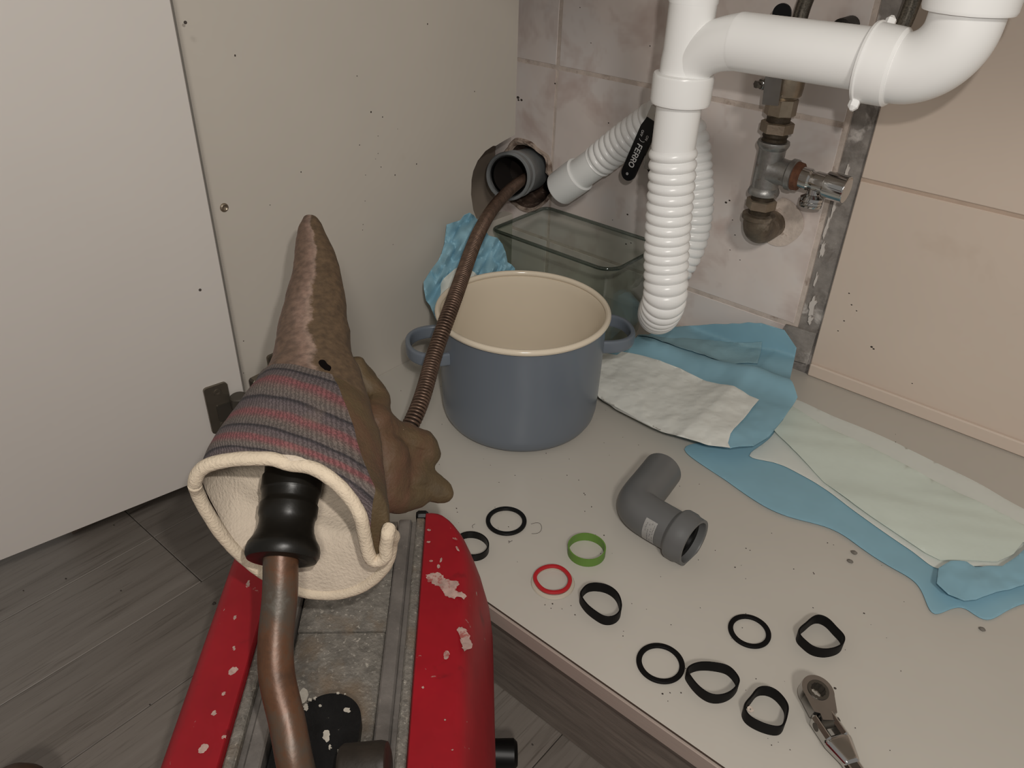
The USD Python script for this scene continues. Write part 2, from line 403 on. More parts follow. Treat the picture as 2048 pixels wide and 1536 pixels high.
def spline(pts, n, closed=False):
    p = np.asarray(pts, float)
    if closed:
        p = np.vstack([p, p[:1]])
    t = np.r_[0, np.cumsum(np.linalg.norm(np.diff(p, axis=0), axis=1))]
    cs = CubicSpline(t, p, bc_type='periodic' if closed else 'natural')
    fine = cs(np.linspace(0, t[-1], 40 * len(p)))
    s = np.r_[0, np.cumsum(np.linalg.norm(np.diff(fine, axis=0), axis=1))]
    q = np.linspace(0, s[-1], n + 1)[:-1] if closed else np.linspace(0, s[-1], n)
    return np.stack([np.interp(q, s, fine[:, k]) for k in range(p.shape[1])], 1)


def sweep(path, r, sides=24, caps=True, closed=False, flat=None, up=None):
    """A tube along a polyline; r scalar or per point. flat=(a, b): an elliptic section with half axes a (along up) and b."""
    p = np.asarray(path, float)
    n = len(p)
    t = (np.roll(p, -1, 0) - np.roll(p, 1, 0)) if closed else np.gradient(p, axis=0)
    t /= np.linalg.norm(t, axis=1, keepdims=True) + 1e-12
    x = np.array([0, 0, 1.0]) if up is None else np.asarray(up, float)
    if abs(x @ t[0]) > 0.9:
        x = np.array([1.0, 0.2, 0])
    xs = []
    for k in range(n):
        x = x - t[k] * (x @ t[k])
        x /= np.linalg.norm(x) + 1e-12
        xs.append(x)
    xs = np.array(xs)
    ys = np.cross(t, xs)
    a = np.arange(sides) * 2 * np.pi / sides
    if flat is None:
        rr = np.broadcast_to(r, (n,))[:, None, None]
        rings = p[:, None] + rr * (np.cos(a)[None, :, None] * xs[:, None] + np.sin(a)[None, :, None] * ys[:, None])
    else:
        e = 0.55
        ca, sa = np.sign(np.cos(a)) * np.abs(np.cos(a)) ** e, np.sign(np.sin(a)) * np.abs(np.sin(a)) ** e
        rings = p[:, None] + flat[0] * ca[None, :, None] * xs[:, None] + flat[1] * sa[None, :, None] * ys[:, None]
    if closed:
        rings = np.concatenate([rings, rings[:1]])
        return grid_mesh(rings, True)
    return grid_mesh(rings, True, caps, caps)


def prism(poly, h, T=None):
    gs = getattr(poly, 'geoms', [poly])
    m = cat(*[trimesh.creation.extrude_polygon(g, h, engine='earcut') for g in gs if g.area > 1e-12])
    if T is not None:
        m.apply_transform(T)
    return m


def plane_T(origin, x, y):
    T = np.eye(4)
    x, y = np.asarray(x, float), np.asarray(y, float)
    T[:3, 0], T[:3, 1], T[:3, 2], T[:3, 3] = x, y, np.cross(x, y), origin
    return T


def scatter_in(poly, step):
    x0, y0, x1, y1 = poly.bounds
    gx, gy = np.meshgrid(np.arange(x0, x1, step), np.arange(y0, y1, step))
    gx = gx + step * 0.5 * (np.round((gy - y0) / step) % 2)
    pts = np.stack([gx.ravel(), gy.ravel()], 1)
    inner = poly.buffer(-step * 0.45)
    return pts[shapely.contains_xy(inner, pts[:, 0], pts[:, 1])]


def sheet(outline, fn, step=9.0, thick=0.0006, smooth_edge=True, jag=0.0, seed=0):
    """A thin sheet: an outline (2-D), cut into triangles, each point carried to 3-D by fn((n, 2)) -> (n, 3); given a thickness."""
    o = np.asarray(outline, float)
    L = np.linalg.norm(np.diff(np.vstack([o, o[:1]]), axis=0), axis=1).sum()
    n = max(int(L / step), 12)
    if smooth_edge:
        b = spline(o, n, closed=True)
    else:
        ring = shapely.LinearRing(o)
        b = np.array([ring.interpolate(d).coords[0] for d in np.linspace(0, ring.length, n + 1)[:-1]])
        b = np.vstack([b, o])
        d = [ring.project(Point(q)) for q in b]
        b = b[np.argsort(d)]
        keep = np.r_[True, np.linalg.norm(np.diff(b, axis=0), axis=1) > step * 0.05]
        b = b[keep]
    if jag:
        rng = np.random.default_rng(seed)
        b = b + rng.normal(0, jag, b.shape)
    poly = Polygon(b).buffer(0)
    pts = np.vstack([b, scatter_in(poly, step)])
    tri = Delaunay(pts).simplices
    cen = pts[tri].mean(1)
    big = poly.buffer(step * 0.02)
    tri = tri[shapely.contains_xy(big, cen[:, 0], cen[:, 1])]
    p3 = fn(pts)
    e1, e2 = p3[tri[:, 1]] - p3[tri[:, 0]], p3[tri[:, 2]] - p3[tri[:, 0]]
    nf = np.cross(e1, e2)
    to_eye = EYE - p3[tri].mean(1)
    if (np.sign((nf * to_eye).sum(1)) * np.linalg.norm(nf, axis=1)).sum() < 0:
        tri = tri[:, ::-1]
        nf = -nf
    nv = np.zeros_like(p3)
    for k in range(3):
        np.add.at(nv, tri[:, k], nf)
    nv /= np.linalg.norm(nv, axis=1, keepdims=True) + 1e-15
    v = np.vstack([p3 + nv * thick / 2, p3 - nv * thick / 2])
    N = len(p3)
    ed = np.sort(np.vstack([tri[:, [0, 1]], tri[:, [1, 2]], tri[:, [2, 0]]]), axis=1)
    de = np.vstack([tri[:, [0, 1]], tri[:, [1, 2]], tri[:, [2, 0]]])
    _, inv, cnt = np.unique(ed, axis=0, return_inverse=True, return_counts=True)
    be = de[cnt[inv.ravel()] == 1]
    side = np.vstack([np.stack([be[:, 1], be[:, 0], be[:, 0] + N], 1), np.stack([be[:, 1], be[:, 0] + N, be[:, 1] + N], 1)])
    m = trimesh.Trimesh(v, np.vstack([tri, tri[:, ::-1] + N, side]), process=False)
    m.remove_unreferenced_vertices()
    return m


def hull(balls, seg=20):
    """Manifold hull of spheres [(centre, radius), ...]."""
    return m3.Manifold.batch_hull([m3.Manifold.sphere(r, seg).translate(tuple(map(float, c))) for c, r in balls])


def tri_of(man):
    m = man.to_mesh()
    return trimesh.Trimesh(m.vert_properties[:, :3], m.tri_verts, process=False)


def man_of(t):
    return m3.Manifold(m3.Mesh(np.asarray(t.vertices, np.float32), np.asarray(t.faces, np.uint32)))


# ================================================================== THE SETTING
YW, ZF = 0.911, -0.12          # back wall, room floor (the cabinet's base board is z = 0)
XP = -0.655                    # inner face of the cabinet's side panel
YF = 0.3525                    # cabinet front

# --- floor: laminate boards along y
fl_ = thing('floor', 'grey oak laminate floor with fine dark seams', kind='structure')
obj('underlay', box((-0.4, -0.25, ZF - 0.014), (2.6, 1.6, 0.008)), 'dark_gap', fl_)
rngf = np.random.default_rng(5)
xs = np.arange(-1.53, 0.6, 0.1)
for i, x0 in enumerate(xs):
    xc = x0 + 0.05
    cuts = [-1.0, 0.249, 0.54] if abs(xc + 0.78) < 0.11 else [-1.0, -0.35 - 0.2 * (i % 3), 0.54]
    if abs(xc + 0.28) < 0.15:
        cuts = [-1.0, -0.5, 0.54]
    for a, b in zip(cuts[:-1], cuts[1:]):
        obj('plank', box((xc, (a + b) / 2, ZF - 0.005), (0.0993, b - a - 0.0008, 0.010), 0.0006), 'laminate', fl_, smooth=False)

# --- back wall: old marbled tiles with a broken hole, a mortar strip, newer beige tiles
wb = thing('wall_back', 'tiled kitchen back wall, old pink marbled tiles and newer beige tiles', kind='structure')
TW = plane_T((0, YW + 0.008, 0), (1, 0, 0), (0, 0, 1))        # x -> x, y -> z, extrusion towards -y (the room)
HC = on(1051, 354, 1, YW)[[0, 2]]                                # the hole around the drain
ang = np.linspace(0, 2 * np.pi, 49)[:-1]
rngh = np.random.default_rng(3)
hr = 0.0490 + 0.0030 * np.interp(ang, np.linspace(0, 2 * np.pi, 17), np.r_[(q := rngh.normal(0, 1, 16)), q[0]])
hole = Polygon(np.stack([HC[0] + hr * np.cos(ang), HC[1] + hr * np.sin(ang)], 1))
g = 0.0024
for x0 in (-1.092, -0.892, -0.692, -0.492):
    for z0 in (-0.194, 0.056, 0.306, 0.556):
        t = shapely.box(x0 + g, z0 + g, x0 + 0.2 - g, z0 + 0.25 - g).difference(hole)
        if t.is_empty:
            continue
        m = prism(t, 0.008, TW)
        if not t.boundary.distance(Point(*HC)) < 0.07:
            m = box((x0 + 0.1, YW + 0.004, z0 + 0.125), (0.2 - 2 * g, 0.008, 0.25 - 2 * g), 0.0012)
        obj('tile', m, 'old_tile', wb, smooth=False)
bed = shapely.box(-1.1, -0.2, -0.289, 0.806).difference(hole)
obj('grout', prism(bed, 0.03, plane_T((0, YW + 0.0306, 0), (1, 0, 0), (0, 0, 1))), 'grout', wb, smooth=False)
# hollow behind the hole
a2 = ang
ringp = [np.stack([HC[0] + k * hr * np.cos(a2), np.full(48, YW + d), HC[1] + k * hr * np.sin(a2)], -1) for k, d in ((1.0, 0.0005), (0.99, 0.01), (0.94, 0.03), (0.92, 0.12), (0.0, 0.12))]
obj('broken_hole', grid_mesh(np.array(ringp)[:, ::-1]), 'mortar_brown', wb, label='ragged brown hole broken through the tiles around the drain', smooth=False)
# crumbled plaster lip round the hole
n_, m_ = 96, 10
A = np.linspace(0, 2 * np.pi, n_ + 1)[:-1]
hrA = np.interp(A, np.r_[ang, 2 * np.pi], np.r_[hr, hr[0]])
rings = []
for j in range(m_):
    u = j / (m_ - 1)
    rr = hrA * (1.0 - 0.01) + u * (0.003 + 0.011 * (meshkit.noise(np.stack([np.cos(A) * 2.3, np.sin(A) * 2.3, A * 0 + 3], -1), 4)))
    hgt = 0.0042 * np.sin(np.pi * min(u * 0.9 + 0.08, 1)) * (0.35 + 1.1 * meshkit.noise(np.stack([np.cos(A) * 7, np.sin(A) * 7, A * 0 + u * 4], -1), 9)) - 0.0008
    rings.append(np.stack([HC[0] + rr * np.cos(A), YW - hgt, HC[1] + rr * np.sin(A)], -1))
obj('plaster_lip', grid_mesh(np.array(rings)), 'rim_plaster', wb, label='crumbled plaster lip around the drain hole', smooth=False)

# mortar strip between the old and the new tiles
rngm = np.random.default_rng(11)


def rough_slab(x0, x1, z0, z1, y, dy, nx, nz, amp, seed):
    X, Z = np.meshgrid(np.linspace(x0, x1, nx), np.linspace(z0, z1, nz))
    Y = y - dy - amp * (meshkit.fbm(np.stack([X * 90, Z * 60, X * 0], -1), 4, seed) - 0.5) * 2
    m = grid_mesh(np.stack([X, Y, Z], -1)[:, ::-1], closed=False)
    return m


obj('mortar_strip', rough_slab(-0.2895, -0.2615, -0.19, 0.80, YW + 0.004, 0, 10, 240, 0.0022, 2), 'mortar', wb, label='exposed grey mortar strip between old and new tiles', smooth=20)
for (px, py, w, h) in ((1664, 415, 0.004, 0.022), (1650, 455, 0.0045, 0.026), (1641, 500, 0.005, 0.02), (1628, 560, 0.003, 0.016), (1622, 612, 0.008, 0.022), (1690, 345, 0.004, 0.016), (1617, 640, 0.006, 0.010)):
    p = on(px, py, 1, YW)
    rr = np.random.default_rng(int(px)).uniform(0.45, 1.25, 15)
    aa = np.linspace(0, 2 * np.pi, 16)[:-1]
    obj('plaster_flake', prism(Polygon(np.stack([p[0] + 0.0015 + w * 0.5 * rr * np.cos(aa), p[2] + h * 0.6 * rr * np.sin(aa)], 1)).buffer(0), 0.0022, plane_T((0, YW + 0.0032, 0), (1, 0, 0), (0, 0, 1))), 'white_flake', wb, smooth=False)
# patch of mortar at the bottom of the strip where a tile corner is gone
pp = [on(x, y, 1, YW) for x, y in ((1573, 648), (1600, 656), (1634, 666), (1616, 727), (1590, 720), (1572, 708), (1558, 690), (1556, 676), (1563, 664))]
obj('mortar_patch', prism(Polygon([(p[0], p[2]) for p in pp]), 0.003, plane_T((0, YW + 0.0008, 0), (1, 0, 0), (0, 0, 1))), 'mortar', wb, label='grey mortar patch in the bottom corner of the old tiles', smooth=False)
# newer beige tiles
XB = -0.2610
obj('mortar_bed', box(((XB + 0.75) / 2, YW + 0.0140, 0.3), (0.75 - XB, 0.030, 1.0)), 'beige_joint', wb, smooth=False)
for x0, x1 in ((XB, 0.239), (0.242, 0.742)):
    for z0, z1 in ((-0.19, 0.2520), (0.2560, 0.80)):
        obj('beige_tile', box(((x0 + x1) / 2, YW + 0.0025, (z0 + z1) / 2), (x1 - x0, 0.011, z1 - z0), 0.0012), 'beige_tile', wb, smooth=False)
# brown run marks and specks on the beige tile
trim = box((0.25, YW - 0.0055, 0.009), (1.02, 0.005, 0.017), 0.0015)
obj('trim_1', trim, 'beige_tile', None, kind='structure', label='low beige skirting strip where the beige tiles meet the base board')

# side wall of the niche, seen only through the cut-out of the side panel
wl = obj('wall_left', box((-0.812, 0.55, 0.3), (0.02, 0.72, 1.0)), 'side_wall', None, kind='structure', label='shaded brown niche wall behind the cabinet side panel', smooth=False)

# ================================================================== THE CABINET
cab = thing('kitchen_cabinet', 'white under-sink kitchen cabinet with its door swung open at the left', 'cabinet')
# side panel with the cut-out for the drain
cut = [(0.79, 0.2485), (0.780, 0.248), (0.761, 0.245), (0.744, 0.2415), (0.739, 0.2425), (0.725, 0.239), (0.711, 0.230), (0.703, 0.219), (0.700, 0.209), (0.699, 0.190), (0.703, 0.169), (0.709, 0.156), (0.716, 0.148), (0.744, 0.144), (0.780, 0.143), (0.79, 0.143)]
side = Polygon([(YF, -0.016), (0.7808, -0.016), (0.7808, 0.7035), (YF, 0.7035)]).difference(Polygon(cut))
obj('side_panel', prism(side, 0.016, plane_T((XP - 0.016, 0, 0), (0, 1, 0), (0, 0, 1))), 'white_board', cab, smooth=False, label='white side panel with a rough arched cut-out for the drain')
# rough chipped edge along the panel's back edge and cut-out
cutp = np.array([(XP - 0.0075, y, z) for y, z in [(0.7812, 0.42), (0.7812, 0.40), (0.7812, 0.249)]])
# base board with a light front band
obj('base_panel', box(((XP + 0.45) / 2, (YF + 0.0012 + 0.9078) / 2, -0.008), (0.45 - XP, 0.9078 - YF - 0.0012, 0.016), 0.0006), 'base_board', cab, smooth=False, label='white laminated base board of the cabinet')
obj('edge_strip', box(((XP + 0.45) / 2, YF - 0.0004, -0.0088), (0.45 - XP, 0.0026, 0.0160), 0.0006), 'edge_band', cab, smooth=False, label='brownish edge strip along the front of the base board')
obj('edge_joint', box(((XP + 0.45) / 2, YF + 0.0007, 0.00005), (0.45 - XP, 0.0007, 0.0008)), 'edge_line', cab, smooth=False)
obj('plinth', box(((XP + 0.45) / 2, 0.3715, (ZF - 0.0175) / 2), (0.45 - XP, 0.015, -ZF - 0.0175), 0.001), 'plinth_wood', cab, smooth=False, label='grey oak plinth board under the front edge')
for fx in (-0.6, 0.3):
    obj('leg', lathe([(0.022, 0), (0.022, 0.006), (0.014, 0.010), (0.014, 0.104)], (fx, 0.80, ZF), (0, 0, 1), 20), 'rubber_matt', cab)
obj('worktop', box(((XP - 0.02 + 0.42) / 2, 0.6205, 0.722), (0.42 - XP + 0.02, 0.581, 0.036), 0.002), 'white_board', cab, smooth=False)  # added above the view so that it shades the upper wall
# the open door: a slab hinged at the panel's front edge
DH = np.array([-0.6292, 0.3370])                              # hinge-side edge of the inner face
dd = np.array([-0.171, -0.985])
dd /= np.linalg.norm(dd)
dn = np.array([dd[1], -dd[0]])                                # towards the cabinet's outside (left)
if dn[0] > 0:
    dn = -dn
Rd = np.array([[dd[0], dn[0], 0], [dd[1], dn[1], 0], [0, 0, 1.0]])
dc = DH + dd * 0.225 + dn * 0.009
door = obj('door', box((dc[0], dc[1], 0.3485), (0.45, 0.018, 0.703), 0.0007, Rd), 'door_board', cab, smooth=False, label='plain white cabinet door standing open')
# hinge: plate and screws on the door, knuckle, arm, mounting plate on the side panel
hg = thing('hinge', 'dark nickel concealed hinge between door and side panel', parent=cab)


def door_pt(s, z, off=0.0):
    q = DH + dd * s - dn * off
    return np.array([q[0], q[1], z])


dX, dZ, dN = np.array([dd[0], dd[1], 0]), np.array([0, 0, 1.0]), np.array([-dn[0], -dn[1], 0])   # along door, up, out of the inner face
HZ = 0.0745
hp = shapely.box(-0.0035, -0.0235, 0.0131, 0.0235).buffer(0.0035)
obj('cup_flange', prism(hp, 0.0028, plane_T(door_pt(0.0225, HZ, 0.0), dX, dZ) @ np.diag([1, 1, -1, 1.0])), 'hinge_metal', hg, smooth=False)
obj('hinge_cup', prism(shapely.box(-0.007, -0.0085, 0.005, 0.0065).buffer(0.002), 0.0016, plane_T(door_pt(0.0235, HZ - 0.004, 0.0026), dX, dZ) @ np.diag([1, 1, -1, 1.0])), 'hinge_dark', hg, smooth=False)
for zz in (-0.0190, 0.0190):
    c = door_pt(0.0265, HZ + zz, 0.0026)
    obj('screw', lathe([(0.0040, 0), (0.0036, 0.0012), (0.0017, 0.0012), (0.0012, 0.0003)], c, dN, 20), 'hinge_metal', hg)
k0, k1 = door_pt(0.0095, HZ + 0.008, 0.011), door_pt(-0.013, HZ + 0.006, 0.016)
obj('hinge_knuckle', cat(lathe([(0.0078, -0.0085), (0.0088, -0.0075), (0.0088, 0.0035), (0.0076, 0.0045)], k0, (0, 0, 1), 28), box((k0 + k1) / 2 + np.array([0, 0, -0.003]), (np.linalg.norm(k1 - k0), 0.0035, 0.011), 0.001, frame_z((0, 0, 1), k1 - k0))), 'hinge_dark', hg)
obj('hinge_link', box((k0 + k1) / 2 + np.array([0.001, -0.001, -0.018]), (np.linalg.norm(k1 - k0) * 1.0, 0.009, 0.009), 0.002, frame_z((0, 0, 1), k1 - k0)), 'hinge_metal', hg, smooth=False)
arm0, arm1 = np.array([XP + 0.016, 0.352, HZ + 0.003]), np.array([XP + 0.012, 0.430, HZ + 0.003])
obj('hinge_arm', box((arm0 + arm1) / 2, (np.linalg.norm(arm1 - arm0), 0.011, 0.015), 0.002, frame_z((0, 0, 1), arm1 - arm0)), 'hinge_metal', hg, smooth=False)
obj('mounting_plate', cat(prism(shapely.box(-0.009, -0.016, 0.009, 0.016).buffer(0.003), 0.003, plane_T((XP, 0.395, HZ + 0.0), (0, 1, 0), (0, 0, 1))),
                          box((XP + 0.005, 0.392, HZ + 0.0), (0.009, 0.034, 0.012), 0.0015)), 'hinge_metal', hg, smooth=False)
obj('screw', lathe([(0.0036, 0), (0.003, 0.0012), (0.0012, 0.0012)], (XP + 0.003, 0.395, HZ + 0.0135), (1, 0, 0), 18), 'chrome_dull', hg)
# a screw in the side panel
sc = on(448, 415, 0, XP)
obj('panel_screw', lathe([(0.0042, 0), (0.0040, 0.0010), (0.0028, 0.0016), (0.0022, 0.0010), (0.0009, 0.0006)], (XP, sc[1], sc[2]), (1, 0, 0), 20), 'brass_dull', cab, label='small brass screw head in the side panel')

# ================================================================== THE DRAIN IN THE WALL
dr = thing('drain_pipe', 'grey plastic drain socket sticking out of the broken hole in the wall', 'pipe')
PC = on(1015, 353, 1, 0.845)
DAX = np.array([0.30, -0.93, 0.16])
DAX /= np.linalg.norm(DAX)
# sleeve: long hollow tube with a socket mouth and ring beads; axis points into the room
prof = [(0.0262, 0.125), (0.0262, 0.0), (0.0248, -0.002), (0.0312, -0.002), (0.0322, 0.001), (0.0322, 0.0055), (0.0295, 0.0075), (0.0292, 0.022), (0.0325, 0.025), (0.0325, 0.036), (0.0298, 0.039), (0.0298, 0.125)]
prof = [(0.0250, 0.085), (0.0250, 0.003), (0.0268, 0.0), (0.0292, 0.0), (0.0304, 0.0018), (0.0304, 0.0060), (0.0284, 0.0080), (0.0278, 0.020), (0.0300, 0.0225), (0.0300, 0.029), (0.0282, 0.0315), (0.0278, 0.085)]
prof = [(r_ * 1.13, h_) for r_, h_ in prof]
obj('bore_wall', lathe([(0.0279, 0.012), (0.0279, 0.079), (0.0283, 0.079), (0.0283, 0.012)], PC, -DAX, 40, closed=True), 'hole_dark', dr, label='black sleeve added to darken the inside of the pipe')  # near-black sleeve added so the socket looks dark inside
obj('socket', lathe(prof, PC, -DAX, 56, closed=True), 'pvc_pipe_grey', dr)
obj('gasket', lathe([(0.0268, 0.004), (0.0268, 0.012), (0.0284, 0.013), (0.0284, 0.003)], PC, -DAX, 48, closed=True), 'rubber_black', dr, label='black rubber gasket inside the socket')
obj('pipe_end', lathe([(0.0285, 0.080), (0.0, 0.080), (0.0, 0.082), (0.0285, 0.082)], PC, -DAX, 40, closed=True), 'hole_dark', dr)

# ================================================================== THE COOKING POT
pot = thing('cooking_pot', 'grey enamel cooking pot with cream lining, standing open in the cabinet', 'pot')
PX, PY, PR, PH = -0.478, 0.592, 0.0945, 0.137
prof = [(0.0, 0.0), (0.070, 0.0), (0.078, 0.0012), (0.0835, 0.005), (0.0868, 0.011), (0.0885, 0.020), (0.0893, 0.04), (0.0900, 0.08), (0.0906, 0.125), (0.0912, 0.1315)]
obj('body', lathe(prof, (PX, PY, 0), (0, 0, 1), 96, caps=False), 'pot_grey', pot, smooth=50)
prof = [(0.0910, 0.1305), (0.0895, 0.1300), (0.0880, 0.12), (0.0872, 0.04), (0.0858, 0.018), (0.081, 0.008), (0.072, 0.0045), (0.0, 0.004)]
obj('lining', lathe(prof, (PX, PY, 0), (0, 0, 1), 96, caps=False), 'pot_cream', pot, smooth=50)
ra = np.linspace(0, 2 * np.pi, 17)[:-1]
obj('rim', lathe(np.stack([0.0920 + 0.0030 * np.cos(ra), PH - 0.0036 + 0.0034 * np.sin(ra)], 1), (PX, PY, 0), (0, 0, 1), 96, closed=True), 'pot_cream', pot, smooth=True)
hd = np.array([-0.62, -0.785, 0])
hd /= np.linalg.norm(hd)
for s in (1, -1):
    e, tv = hd * s, np.array([-hd[1], hd[0], 0]) * s
    c = np.array([PX, PY, 0.097])
    pts = [c + e * 0.0842 + tv * 0.030, c + e * 0.094 + tv * 0.031, c + e * 0.112 + tv * 0.027, c + e * 0.1225 + tv * 0.015, c + e * 0.125, c + e * 0.1225 - tv * 0.015, c + e * 0.112 - tv * 0.027, c + e * 0.094 - tv * 0.031, c + e * 0.0842 - tv * 0.030]
    obj('handle', sweep(spline(pts, 50), 0, 20, flat=(0.0075, 0.0030), up=(0, 0, 1)), 'pot_grey', pot, smooth=40)

# ================================================================== THE GLASS DISH
dish = thing('glass_dish', 'clear rectangular glass dish with rounded corners behind the grey pot', 'glass dish')
GX0, GX1, GY0, GY1, GZ = -0.6530, -0.4560, 0.7290, 0.8500, 0.1395


def rrect(cx, cy, hx, hy, r, n=10):
    out = []
    for k, (sx, sy) in enumerate(((1, 1), (-1, 1), (-1, -1), (1, -1))):
        rk = r if sx > 0 else r * 0.45
        for a in np.linspace(0, np.pi / 2, n):
            th = a + k * np.pi / 2
            out.append((cx + sx * (hx - rk) + rk * np.cos(th), cy + sy * (hy - rk) + rk * np.sin(th)))
    return np.array(out)


gcx, gcy, ghx, ghy = (GX0 + GX1) / 2, (GY0 + GY1) / 2, (GX1 - GX0) / 2, (GY1 - GY0) / 2


def dish_ring(inset, z, r):
    q = rrect(gcx, gcy, ghx - inset, ghy - inset, max(r - inset * 0.4, 0.004))
    return np.column_stack([q, np.full(len(q), z)])


outer = [dish_ring(0.040, 0.0008, 0.02), dish_ring(0.022, 0.0025, 0.024), dish_ring(0.014, 0.008, 0.024), dish_ring(0.0105, 0.018, 0.024), dish_ring(0.006, 0.07, 0.024), dish_ring(0.003, GZ - 0.006, 0.024)]
inner = [dish_ring(0.007, GZ - 0.006, 0.024), dish_ring(0.010, 0.07, 0.022), dish_ring(0.0145, 0.020, 0.020), dish_ring(0.019, 0.011, 0.020), dish_ring(0.04, 0.007, 0.02)]
obj('bowl', grid_mesh(np.array(outer + inner), True, True, True), 'dish_glass', dish, smooth=50)
rp = dish_ring(0.0035, GZ - 0.0035, 0.024)
obj('rim', sweep(rp[::1], 0.0024, 12, closed=True), 'dish_rim', dish, smooth=True, label='thicker greenish glass rim')

# ================================================================== THE WHITE SINK DRAIN
sd = thing('sink_drain', 'white plastic sink drain: tee, long horizontal pipe and a drooping corrugated hose', 'drain pipe')
SX, SY = -0.3615, 0.66
# tee: upright body, swept branch to the right
up_body = lathe([(0.0200, 0.372), (0.0212, 0.376), (0.0212, 0.395), (0.0202, 0.404), (0.0202, 0.4405), (0.0210, 0.4415), (0.0210, 0.62)], (SX, SY, 0), (0, 0, 1), 48)
bend = [(SX + 0.003, SY, 0.383), (SX + 0.0075, SY, 0.3935), (SX + 0.017, SY, 0.4040), (SX + 0.032, SY, 0.4120), (SX + 0.050, SY, 0.4165)]
br = sweep(spline(bend, 24), np.linspace(0.0185, 0.0226, 24), 40)
obj('tee', cat(up_body, br), 'pvc_white', sd, smooth=40)
obj('horizontal_pipe', lathe([(0.0226, 0.0), (0.0228, 0.002), (0.0228, 0.118)], (SX + 0.046, SY, 0.4163), (1, -0.006, 0.0140), 48), 'pvc_white', sd)
obj('collar', lathe([(0.0212, 0), (0.0262, 0.0005), (0.0268, 0.003), (0.0270, 0.0235), (0.0262, 0.0255), (0.0235, 0.0260), (0.0212, 0.0262)], (SX + 0.0005, SY, 0.3585), (0, 0, 1), 56), 'pvc_white', sd)
obj('tailpipe', lathe([(0.0196, 0.315), (0.0202, 0.318), (0.0204, 0.372)], (SX, SY, 0), (0, 0, 1), 48), 'pvc_white', sd)
# slip nut on the right with two wing tabs
nc = on(1762, 130, 1, SY)
nz = np.array([1, 0.02, -0.035])
nz /= np.linalg.norm(nz)
obj('slip_nut', lathe([(0.0228, -0.011), (0.0295, -0.0105), (0.0300, -0.0085), (0.0288, -0.0075), (0.0280, 0.011), (0.0262, 0.013), (0.0235, 0.013)], nc, nz, 56), 'pvc_white', sd)
for a in (2.65, -0.55):
    fr = frame_z(nz, (0, 0, 1))
    dvec = fr[:, 0] * math.cos(a) + fr[:, 1] * math.sin(a)
    obj('wing_tab', box(nc + dvec * 0.0315 - nz * 0.0070, (0.010, 0.0085, 0.0075), 0.0028, frame_z(nz, dvec)), 'pvc_white', sd)
# elbow turning up, socket above it
ex = on(1938, 20, 1, SY)[0]
es = nc + nz * 0.008
ER = ex - es[0] - 0.004
elp = [es] + [np.array([es[0] + 0.004 + ER * math.sin(t), SY, es[2] + ER * (1 - math.cos(t))]) for t in np.linspace(0, math.pi / 2, 9)] + [np.array([ex, SY, es[2] + ER + 0.03])]
obj('elbow', sweep(spline(elp, 40), 0.0250, 48), 'pvc_white', sd)
obj('elbow_socket', lathe([(0.0255, 0), (0.0300, 0.0006), (0.0308, 0.003), (0.0312, 0.02), (0.0312, 0.16)], (ex, SY, on(1938, 38, 1, SY)[2] + 0.004), (0, 0, 1), 56), 'pvc_white', sd)


# corrugated hose down, around and up behind, then down to the left
def corrugate(pts, pitch, ro, ri, plain=(0, 0), rp=0.02, n_per=12):
    p = spline(pts, 4000)
    s = np.r_[0, np.cumsum(np.linalg.norm(np.diff(p, axis=0), axis=1))]
    L = s[-1]
    n = int(L / pitch * n_per)
    q = np.linspace(0, L, n)
    pp_ = np.stack([np.interp(q, s, p[:, k]) for k in range(3)], 1)
    ph = (q / pitch) % 1.0
    prof_ = np.sin(np.pi * ph) ** 0.6
    r = ri + (ro - ri) * prof_
    return pp_, r


hose = [(SX, SY, 0.318), (SX + 0.002, SY, 0.30), (SX + 0.006, SY, 0.245), (SX + 0.0105, SY, 0.200), on(1330, 592, 1, 0.661), on(1322, 619, 1, 0.674), on(1316, 628, 1, 0.705), on(1316, 616, 1, 0.755), on(1325, 592, 1, 0.805), on(1345, 548, 1, 0.836), on(1371, 502, 1, 0.848), on(1386, 450, 1, 0.852), on(1391, 400, 1, 0.853), on(1387, 330, 1, 0.854), on(1374, 262, 1, 0.856), on(1348, 234, 1, 0.858), on(1322, 232, 1, 0.860), on(1292, 250, 1, 0.860), on(1256, 276, 1, 0.860), on(1216, 307, 1, 0.859), on(1196, 323, 1, 0.858)]
hp_, hr_ = corrugate(hose, 0.0100, 0.0225, 0.0192)
obj('corrugated_hose', sweep(hp_, hr_, 40), 'pvc_white', sd, smooth=60, label='ribbed white hose hanging in a loop')
obj('hose_top_ring', lathe([(0.0186, 0), (0.0196, 0.0005), (0.0196, 0.012), (0.0190, 0.0128)], (SX + 0.0005, SY, 0.303), (0, 0, 1), 44), 'pvc_white', sd)
e0, e1 = on(1202, 318, 1, 0.858), on(1119, 378, 1, 0.852)
ed = (e1 - e0) / np.linalg.norm(e1 - e0)
L_ = np.linalg.norm(e1 - e0)
obj('hose_end', lathe([(0.0195, 0), (0.0205, 0.002), (0.0205, 0.036), (0.0212, 0.038), (0.0238, 0.0395), (0.0240, 0.05), (0.0236, L_ - 0.002), (0.0228, L_), (0.0180, L_ + 0.0012)], e0, ed, 44), 'pvc_cool', sd, smooth=40, label='smooth stepped end of the white hose')

